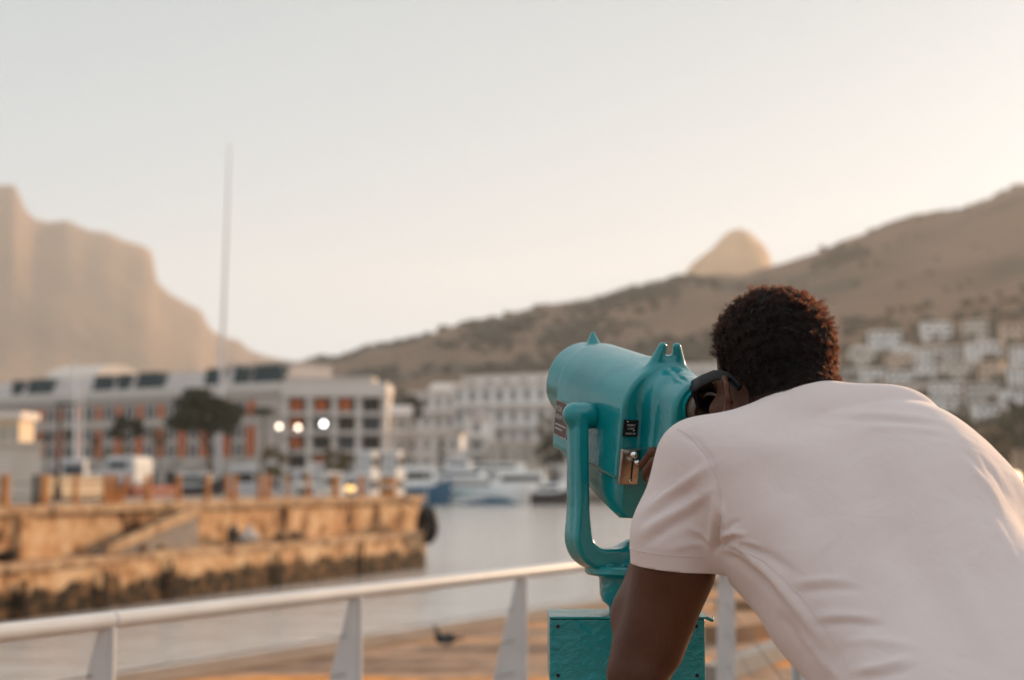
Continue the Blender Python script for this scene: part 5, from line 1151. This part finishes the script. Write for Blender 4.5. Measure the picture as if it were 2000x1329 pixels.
folds = [([(1398, 1078), (1401, 1052), (1396, 1022)], 3.2, -4.5), ([(1415, 1062), (1438, 1056), (1470, 1062), (1500, 1076)], 3.5, 2.4), ([(1412, 1070), (1436, 1076), (1470, 1100)], 3.5, -3.2), ([(1390, 1068), (1372, 1056), (1345, 1052)], 3.6, -2.4), ([(1388, 1060), (1368, 1040), (1340, 1030)], 4, 2.2), ([(1270, 985), (1300, 958), (1335, 938)], 3.6, -1.8), ([(1412, 1040), (1428, 1024), (1450, 1016)], 3.6, -2.2),
  # photo polyline, half width px, height mm (+ ridge, - groove)
 ([(1254, 1003), (1300, 965), (1350, 935), (1395, 905)], 9, 3.6), ([(1254, 1022), (1305, 985), (1362, 950)], 8, -3.2),
 ([(1250, 1045), (1300, 1012), (1350, 985), (1400, 950)], 10, 4.2), ([(1256, 1066), (1310, 1030), (1370, 1000)], 9, -2.6),
 ([(1300, 1075), (1350, 1062), (1395, 1062)], 8, 1.8),
 ([(1383, 1085), (1392, 1040), (1398, 990), (1394, 950)], 7, 3.4), ([(1397, 1075), (1403, 1040), (1408, 1005)], 5, -5.5), ([(1408, 1060), (1414, 1020), (1412, 985)], 5, 3.0),
 ([(1403, 1072), (1420, 1060), (1445, 1052)], 6, -4.5), ([(1410, 1050), (1432, 1042), (1460, 1046)], 5, 3.2),
 ([(1405, 1078), (1440, 1095), (1480, 1125), (1530, 1180)], 10, -4.6), ([(1420, 1068), (1465, 1092), (1510, 1130), (1560, 1190), (1610, 1260)], 11, 4.0),
 ([(1440, 1062), (1500, 1085), (1560, 1125)], 10, -2.4),
 ([(1545, 1142), (1600, 1134), (1660, 1134)], 9, 3.0), ([(1560, 1158), (1620, 1150), (1690, 1152)], 8, -2.6),
 ([(1590, 1207), (1640, 1203), (1715, 1208)], 9, 3.4), ([(1600, 1222), (1660, 1217), (1730, 1224)], 8, -3.0), ([(1640, 1255), (1700, 1250), (1790, 1262)], 10, 2.6),
 ([(1662, 1312), (1720, 1302), (1780, 1286)], 9, 4.0), ([(1668, 1327), (1730, 1320), (1790, 1305)], 8, -3.2),
 ([(1620, 811), (1700, 808), (1790, 815), (1850, 826)], 7, 2.4), ([(1640, 822), (1720, 820), (1830, 831)], 6, -2.2), ([(1680, 836), (1760, 835), (1850, 845)], 7, 1.9),
 ([(1890, 900), (1930, 950), (1965, 1010)], 8, 2.6), ([(1912, 890), (1950, 940), (1985, 1000)], 7, -2.4), ([(1930, 1000), (1965, 1060), (1990, 1110)], 9, 2.6), ([(1870, 870), (1905, 905), (1930, 940)], 7, -1.6),
 ([(1560, 1235), (1600, 1285), (1650, 1340)], 12, 3.2), ([(1520, 1195), (1560, 1250), (1600, 1300)], 9, -2.6),
 ([(1330, 850), (1360, 862), (1390, 900), (1404, 950)], 6, -1.6), ([(1450, 830), (1500, 845), (1560, 840)], 14, -1.6), ([(1480, 900), (1560, 960), (1620, 1060)], 40, -3.5),
 ([(1700, 900), (1740, 1010), (1790, 1120), (1850, 1250)], 45, -5.0), ([(1560, 860), (1640, 900), (1700, 960)], 50, 2.5), ([(1850, 1080), (1900, 1180), (1950, 1290)], 26, 2.5)]
def apply_folds(V, Fc):
    N_ = vnormals(V, Fc); c_ = np.array(tuple(CAM)); vd = c_-V; vd /= np.linalg.norm(vd, axis=1)[:, None]
    if (N_*(V-V.mean(0))).sum() < 0: N_ = -N_
    face = np.clip((N_*vd).sum(1)*3, 0, 1); px, py = proj(V); tot = np.zeros(len(V))
    for pl, wd, h_ in folds:
        best = np.full(len(V), 1e9); prog = np.zeros(len(V)); n = len(pl)-1
        for i in range(n):
            a = np.array(pl[i], float); b_ = np.array(pl[i+1], float); ab = b_-a
            t = np.clip(((px-a[0])*ab[0]+(py-a[1])*ab[1])/(ab@ab), 0, 1); d = np.hypot(px-a[0]-t*ab[0], py-a[1]-t*ab[1])
            up = d < best; best = np.where(up, d, best); prog = np.where(up, (i+t)/n, prog)
        tp = np.clip(np.minimum(prog, 1-prog)*3.2+.18, 0, 1)
        tot += h_*(.0014 if pl[0][0] < 1450 else .0009)*np.exp(-(best/wd)**2)*tp
    return V + N_*(tot*face)[:, None]
V_ = apply_folds(V_, F_); V_ = relax(V_, F_, 2)
def cut(ob, centre, nrm, rad):
    bm = bmesh.new(); bm.from_mesh(ob.data); c = Vector(centre); n = Vector(nrm).normalized()
    fs = [f for f in bm.faces if (f.calc_center_median()-c).length < rad]
    ge = list({v for f in fs for v in f.verts}) + list({e_ for f in fs for e_ in f.edges}) + fs
    bmesh.ops.bisect_plane(bm, geom=ge, dist=1e-5, plane_co=c, plane_no=n, clear_outer=True)
    # keep the largest piece
    bm.verts.index_update(); seen = set(); best = []
    for v in bm.verts:
        if v.index in seen: continue
        st = [v]; comp = []; seen.add(v.index)
        while st:
            q = st.pop(); comp.append(q)
            for e_ in q.link_edges:
                o_ = e_.other_vert(q)
                if o_.index not in seen: seen.add(o_.index); st.append(o_)
        if len(comp) > len(best): best = comp
    keep = set(best); bmesh.ops.delete(bm, geom=[v for v in bm.verts if v not in keep], context='VERTS')
    bm.to_mesh(ob.data); bm.free()
shirt = mesh_np('t_shirt', V_, F_, CLOTH, person)
arm_dir = (P(1311, 1150, 1.985)-P(1318, 1040, 1.98)).normalized()
hemC = P(1314, 1107, 1.985); cut(shirt, hemC, arm_dir + Vector((-.02, 0, 0)), .085)
nkC = NB + neck_dir*.045; cut(shirt, nkC, neck_dir, .10)
cut(shirt, SHR.lerp(ELR, .5), (ELR-SHR).normalized(), .085)
cut(shirt, T[-1][0]+Vector((0, 0, -.05)), (0, 0, -1), .30)
so_ = shirt.modifiers.new('thickness', 'SOLIDIFY'); so_.thickness = .0022; so_.offset = -1
from mathutils.bvhtree import BVHTree
bm_ = bmesh.new(); bm_.from_mesh(shirt.data); bvh = BVHTree.FromBMesh(bm_)
def onshirt(px, py, lift=.0004):
    d = (P(px, py, 2.0)-CAM).normalized(); h_ = bvh.ray_cast(CAM, d)
    return None if h_[0] is None else h_[0] - d*lift
def seam(pts, r=.0009):
    out = []
    for i in range(len(pts)-1):
        n = max(2, int(math.hypot(pts[i+1][0]-pts[i][0], pts[i+1][1]-pts[i][1])/4))
        for k in range(n):
            t = k/n; q = onshirt(pts[i][0]+(pts[i+1][0]-pts[i][0])*t, pts[i][1]+(pts[i+1][1]-pts[i][1])*t)
            if q is not None and (not out or (q-out[-1]).length < .03): out.append(q)
    if len(out) > 3: MB().tube(out, r, 6).build('seam', CLOTH, shirt, True, smooth=True)
seam([(1322, 838), (1345, 850), (1378, 888), (1400, 932), (1408, 980), (1411, 1018), (1409, 1050)], .0006)
seam([(1440, 1072), (1492, 1096), (1536, 1135), (1574, 1176), (1612, 1226), (1640, 1268), (1666, 1322)], .0006)
# stitched hem line round the sleeve, just above its edge
def ringat(c, nrm, dist, name, r, par):
    n = Vector(nrm).normalized(); a = n.orthogonal().normalized(); b_ = n.cross(a); out = []
    for k in range(72):
        th = 2*math.pi*k/72; d = a*math.cos(th)+b_*math.sin(th); h_ = bvh.ray_cast(Vector(c)+d*.13, -d, .13)
        if h_[0] is not None and (h_[0]-Vector(c)).length < .10: out.append(h_[0]+d*.0002)
    if len(out) > 20: MB().tube(out+[out[0]], r, 6).build(name, CLOTH, par, True, smooth=True)
ringat(hemC-arm_dir*.022, arm_dir, 0, 'hem_stitch', .0006, shirt)
# ribbed collar band
ring_ = []
a = neck_dir.orthogonal().normalized(); b_ = neck_dir.cross(a)
for k in range(64):
    th = 2*math.pi*k/64; d = a*math.cos(th)+b_*math.sin(th); h_ = bvh.ray_cast(nkC-neck_dir*.004+d*.13, -d, .13)
    ring_.append(((h_[0]-(nkC-neck_dir*.004)).dot(d)) if h_[0] is not None else .07)
ra = [sum(ring_[(k+j) % 64] for j in (-2, -1, 0, 1, 2))/5 for k in range(64)]
rings = []
for off, dr in ((-.010, .0015), (-.006, .0030), (.002, .0028), (.010, .0005), (.012, -.0010), (.008, -.0022), (-.006, -.002)):
    rings.append([nkC + neck_dir*off + (a*math.cos(2*math.pi*k/64)+b_*math.sin(2*math.pi*k/64))*(ra[k]+dr) for k in range(64)])
MB().loft(rings+[rings[0]], cap=False).build('collar', CLOTH, shirt, True, smooth=True)
bm_.free()
# ---------------------------------------------------------------- trousers, shoes
Tr = Field(); Tr.add(chain([(T[4][0].lerp(T[5][0], .55), .158, .112), (T[5][0], .172, .122), (T[5][0]+Vector((.0, 0, -.09)), .168, .12)], sax), .03)
for h_, k_, a_ in ((HPL, KNL, ANL), (HPR, KNR, ANR)):
    Tr.add(cone(h_, k_, .094, .066), .03); Tr.add(cone(k_, a_, .066, .055), .02)
V_, F_ = polygonize(Tr, (.2, 1.3, .03), (1.0, 1.95, 1.25), .009)
V_ = relax(V_, F_, 4); mesh_np('trousers', V_, F_, M_TROUSER, person)
for a_ in (ANL, ANR):
    q = Field(); q.add(cone(a_+Vector((.0, -.03, -.052)), a_+Vector((-.02, .165, -.058)), .040, .036), .02); q.add(cone(a_+Vector((0, 0, -.03)), a_+Vector((0, 0, -.01)), .045, .042), .02)
    V_, F_ = polygonize(q, tuple(a_+Vector((-.09, -.11, -.10))), tuple(a_+Vector((.09, .24, .06))), .006)
    V_[:, 2] = np.maximum(V_[:, 2], .002); mesh_np('shoe', V_, F_, M_SHOE, person)

# ---------------------------------------------------------------- hair
def hair_mat(name, col, tcol, tw, rough=.5):
    m, t, b = node_mat(name); L = t.links; out = t.nodes['Material Output']
    b.inputs['Base Color'].default_value = (*col, 1); b.inputs['Roughness'].default_value = rough; b.inputs['Specular IOR Level'].default_value = .35
    if tw > 0:
        b.inputs['Specular IOR Level'].default_value = .8; b.inputs['Specular Tint'].default_value = (1, .80, .62, 1); tr = t.nodes.new('ShaderNodeBsdfTranslucent'); tr.inputs[0].default_value = (*tcol, 1); ms = t.nodes.new('ShaderNodeMixShader'); ms.inputs[0].default_value = tw
        L.new(b.outputs[0], ms.inputs[1]); L.new(tr.outputs[0], ms.inputs[2]); L.new(ms.outputs[0], out.inputs[0])
    return m
M_HAIR = bpy.data.materials.new('curly_hair'); M_HAIR.use_nodes = True; t_ = M_HAIR.node_tree; t_.nodes.clear()
hb = t_.nodes.new('ShaderNodeBsdfHairPrincipled'); hb.model = 'CHIANG'; hb.parametrization = 'MELANIN'
hb.inputs['Melanin'].default_value = .915; hb.inputs['IOR'].default_value = 1.30; hb.inputs['Melanin Redness'].default_value = .0; hb.inputs['Roughness'].default_value = .42; hb.inputs['Radial Roughness'].default_value = .55; hb.inputs['Coat'].default_value = .0
ho = t_.nodes.new('ShaderNodeOutputMaterial'); t_.links.new(hb.outputs[0], ho.inputs[0])
M_CAP = pm('hair_mass', (.008, .007, .008), .95, (.018, .014, .013), scale=120, bump=1.0, bscale=260, bdist=.004, spec=.1)
rng = np.random.default_rng(5)
HMi = np.array(tuple(HC))
def hair_len(L3):
    """hair thickness from head-local coordinates (f,l,u), m"""
    f, l, u = L3[:, 0], L3[:, 1], L3[:, 2]
    top = np.clip((u+.076)/.086, 0, 1)                              # fade up the back and sides
    ln = .0020 + .0082*top**1.5
    line = np.where(f > .02, u-(.012+(f-.02)*.75), 1)               # front hairline
    ln = np.where(line < 0, 0, ln)
    ear = np.hypot((f+.008)/.032, (u+.073)/.042) < 1
    ln = np.where(ear & (np.abs(l) > .04), 0, ln)
    ln = np.where((u < -.112) | ((f > .0) & (u < -.045)), 0, ln)
    return ln
# sample the scalp from the body mesh
me = body.data; nv = len(me.vertices); co = np.empty(nv*3, np.float32); me.vertices.foreach_get('co', co); co = co.reshape(-1, 3).astype(float)
nf = len(me.polygons); vi = np.empty(nf*4, np.int32); me.loops.foreach_get('vertex_index', vi); vi = vi.reshape(-1, 4)
fc = co[vi].mean(1); Lf = (fc-HMi)@HM.T; okf = hair_len(Lf) > 0
okf &= (np.linalg.norm(fc-HMi, axis=1) < .14)
fi = vi[okf]; Nb = vnormals(co, vi)
if (Nb*(co-co.mean(0))).sum() < 0: Nb = -Nb
N = 52000
Lb = (co-HMi)@HM.T; near_ = np.linalg.norm(co-HMi, axis=1) < .17
stb = np.clip((Lb[:, 2]+.125)/.095, 0, 1); stb = stb*stb*(3-2*stb)
stb = np.where((Lb[:, 0] > .0) & (Lb[:, 2] < .0), 0, stb); stb = np.where((np.hypot((Lb[:, 0]+.008)/.030, (Lb[:, 2]+.073)/.038) < 1) & (np.abs(Lb[:, 1]) > .04), 0, stb)
stb = np.where(near_ & (hair_len(Lb)+(Lb[:, 2] < -.10)*(Lb[:, 0] < 0) > 0), stb, 0)
at_ = me.attributes.new('stubble', 'FLOAT', 'POINT'); at_.data.foreach_set('value', stb.astype(np.float32))
pick = fi[rng.integers(0, len(fi), N)]; w4 = rng.dirichlet((1, 1, 1, 1), N)
pts = (co[pick]*w4[..., None]).sum(1); nn = (Nb[pick]*w4[..., None]).sum(1); nn /= np.linalg.norm(nn, axis=1)[:, None]
Lp = (pts-HMi)@HM.T; ln = hair_len(Lp)*rng.uniform(.75, 1.12, N)
def vnoise(p, s, seed=0):
    q = p*s; return (np.sin(q[:, 0]*1.7+seed)+np.sin(q[:, 1]*2.1+1.3*seed+q[:, 0])+np.sin(q[:, 2]*1.9+.7*seed+q[:, 1]))/3
cc = Lp[rng.integers(0, N, 1500)]; ci = np.zeros(N, int)
for q0 in range(0, N, 4000):
    dd = ((Lp[q0:q0+4000, None, :]-cc[None])**2).sum(2); ci[q0:q0+4000] = dd.argmin(1)
chh = rng.normal(0, .55, len(cc)); clump = chh[ci]; cdir = ((cc[ci]-Lp)@HM)
ln = ln*(1+.38*clump)
ln = np.clip(ln, 0, .0165); k_ok = ln > .0008; pts, nn, ln, Lp, cdir, ci = pts[k_ok], nn[k_ok], ln[k_ok], Lp[k_ok], cdir[k_ok], ci[k_ok]; N = len(pts)
ctilt = rng.normal(0, .30, (len(cc), 3))[ci]
seg = 8; rnd = rng.normal(size=(N, 3)); t1 = np.cross(nn, rnd); t1 /= np.linalg.norm(t1, axis=1)[:, None]; t2 = np.cross(nn, t1)
lean = t1*rng.normal(0, .22, (N, 1)) + ctilt + cdir*70.0
ph = rng.uniform(0, 6.28, N); turn = rng.uniform(8, 13, N); cr = np.minimum(.0020, ln*.24)
cpt = np.zeros((N, seg, 3)); crd = np.zeros((N, seg))
for s_ in range(seg):
    t = s_/(seg-1)
    cpt[:, s_] = pts + nn*(ln*t)[:, None] + lean*(ln*t*t)[:, None] + (t1*np.cos(ph+turn*t)[:, None] + t2*np.sin(ph+turn*t)[:, None])*(cr*min(1, t*3))[:, None]
    crd[:, s_] = .00013*(1-.45*t)
# dense mass under the curls
mk = np.zeros(nv, bool); mk[fi.ravel()] = True; mp_ = np.full(nv, -1); ids = np.where(mk)[0]; mp_[ids] = np.arange(len(ids))
Lc = (co[ids]-HMi)@HM.T; th_ = hair_len(Lc); th_ = np.maximum(0, th_-.0022)*(.84+.16*vnoise(Lc, 260, 1.0))
th_ = np.where(th_ > 0, th_, -.0015)
hair = mesh_np('hair', co[ids]+Nb[ids]*th_[:, None], mp_[fi], M_CAP, person)
hc = bpy.data.hair_curves.new('hair_strands'); hc.add_curves([seg]*N)
hc.attributes['position'].data.foreach_set('vector', cpt.reshape(-1).astype(np.float32))
ra_ = hc.attributes.get('radius') or hc.attributes.new('radius', 'FLOAT', 'POINT'); ra_.data.foreach_set('value', crd.reshape(-1).astype(np.float32))
hc.materials.append(M_HAIR); link(bpy.data.objects.new('hair_strands', hc), hair, True)
# stubble on jaw and fade handled by the short strands above
# ---------------------------------------------------------------- sunglasses
M_FRAME = pm('glossy_black_plastic', (.006, .006, .008), .30, spec=.10)
M_LENS = pm('dark_lens', (.006, .004, .004), .12, spec=.3)
sg = thing('sunglasses', 'black plastic sunglasses worn by the man, temple over his ear', 'sunglasses', tuple(HL(.10, 0, -0.042)))
def blade(pts, hs, th, mat, name, par):
    rings = []
    for i, p_ in enumerate(pts):
        tg = (pts[min(i+1, len(pts)-1)]-pts[max(i-1, 0)]).normalized(); up = (hu-tg*hu.dot(tg)).normalized(); sd__ = up.cross(tg)
        rings.append([p_+up*hs[i]*a_+sd__*th*b__ for a_, b__ in ((1, .55), (.7, 1), (-.7, 1), (-1, .55), (-1, -.55), (-.7, -1), (.7, -1), (1, -.55))])
    return MB().loft(rings).build(name, mat, par, True, smooth='auto')
for s_ in (-1, 1):
    blade([HL(.101, s_*.070, -0.036), HL(.090, s_*.0765, -0.033), HL(.060, s_*.0785, -0.029), HL(.025, s_*.0795, -0.027), HL(.000, s_*.082, -0.031), HL(-.018, s_*.082, -0.038), HL(-.030, s_*.080, -0.048), HL(-.038, s_*.078, -0.056)],
          [.0100, .0098, .0088, .0078, .0066, .0060, .0060, .0050], .0024, M_FRAME, 'temple', sg)
def rim(s_, k=1.0, f0=.0):
    o_ = []
    for a_ in range(28):
        th = 2*math.pi*a_/28; c, s = math.cos(th), math.sin(th)
        x = .036 + .0325*k*(abs(c)**.62)*(1 if c > 0 else -1)*1.0; y = -.042+.0215*k*(abs(s)**.72)*(1 if s > 0 else -1)
        if s < 0: x = .036 + (x-.036)*(.90)
        f = .1085 - .16*(x/.075)**2*.075 + f0
        o_.append(HL(f, s_*x, y))
    return o_
fr = MB()
for s_ in (-1, 1): fr.tube(rim(s_)+[rim(s_)[0]], .0028, 8, cap=False)
fr.tube([HL(.1085, -.010, -0.032), HL(.112, 0, -0.030), HL(.1085, .010, -0.032)], .003, 8)
for s_ in (-1, 1): fr.tube([HL(.1025, s_*.059, -0.030), HL(.101, s_*.071, -0.033)], .005, 8)
fr.build('frame', M_FRAME, sg, True, smooth='auto')
for s_ in (-1, 1):
    o_ = rim(s_, .98); c_ = sum(o_, Vector())/len(o_); mb = MB()
    mb.add([c_+hf*.0012]+o_+[c_-hf*.0010]+[p_-hf*.0018 for p_ in o_], [(0, 1+k, 1+(k+1) % 28) for k in range(28)] + [(29, 30+(k+1) % 28, 30+k) for k in range(28)])
    mb.build('lens', M_LENS, sg, True, smooth=True)
# ---------------------------------------------------------------- haze
m = bpy.data.materials.new('haze_air'); m.use_nodes = True; t = m.node_tree; t.nodes.clear()
v = t.nodes.new('ShaderNodeVolumePrincipled'); v.inputs['Color'].default_value = (.88, .86, .83, 1); v.inputs['Density'].default_value = 1.1e-4; v.inputs['Anisotropy'].default_value = .30
o_ = t.nodes.new('ShaderNodeOutputMaterial'); t.links.new(v.outputs[0], o_.inputs['Volume'])
mb = MB(); mb.span((-4200, -700, -9), (4200, 6600, 960)); setp(mb.build('haze', m), kind='stuff')
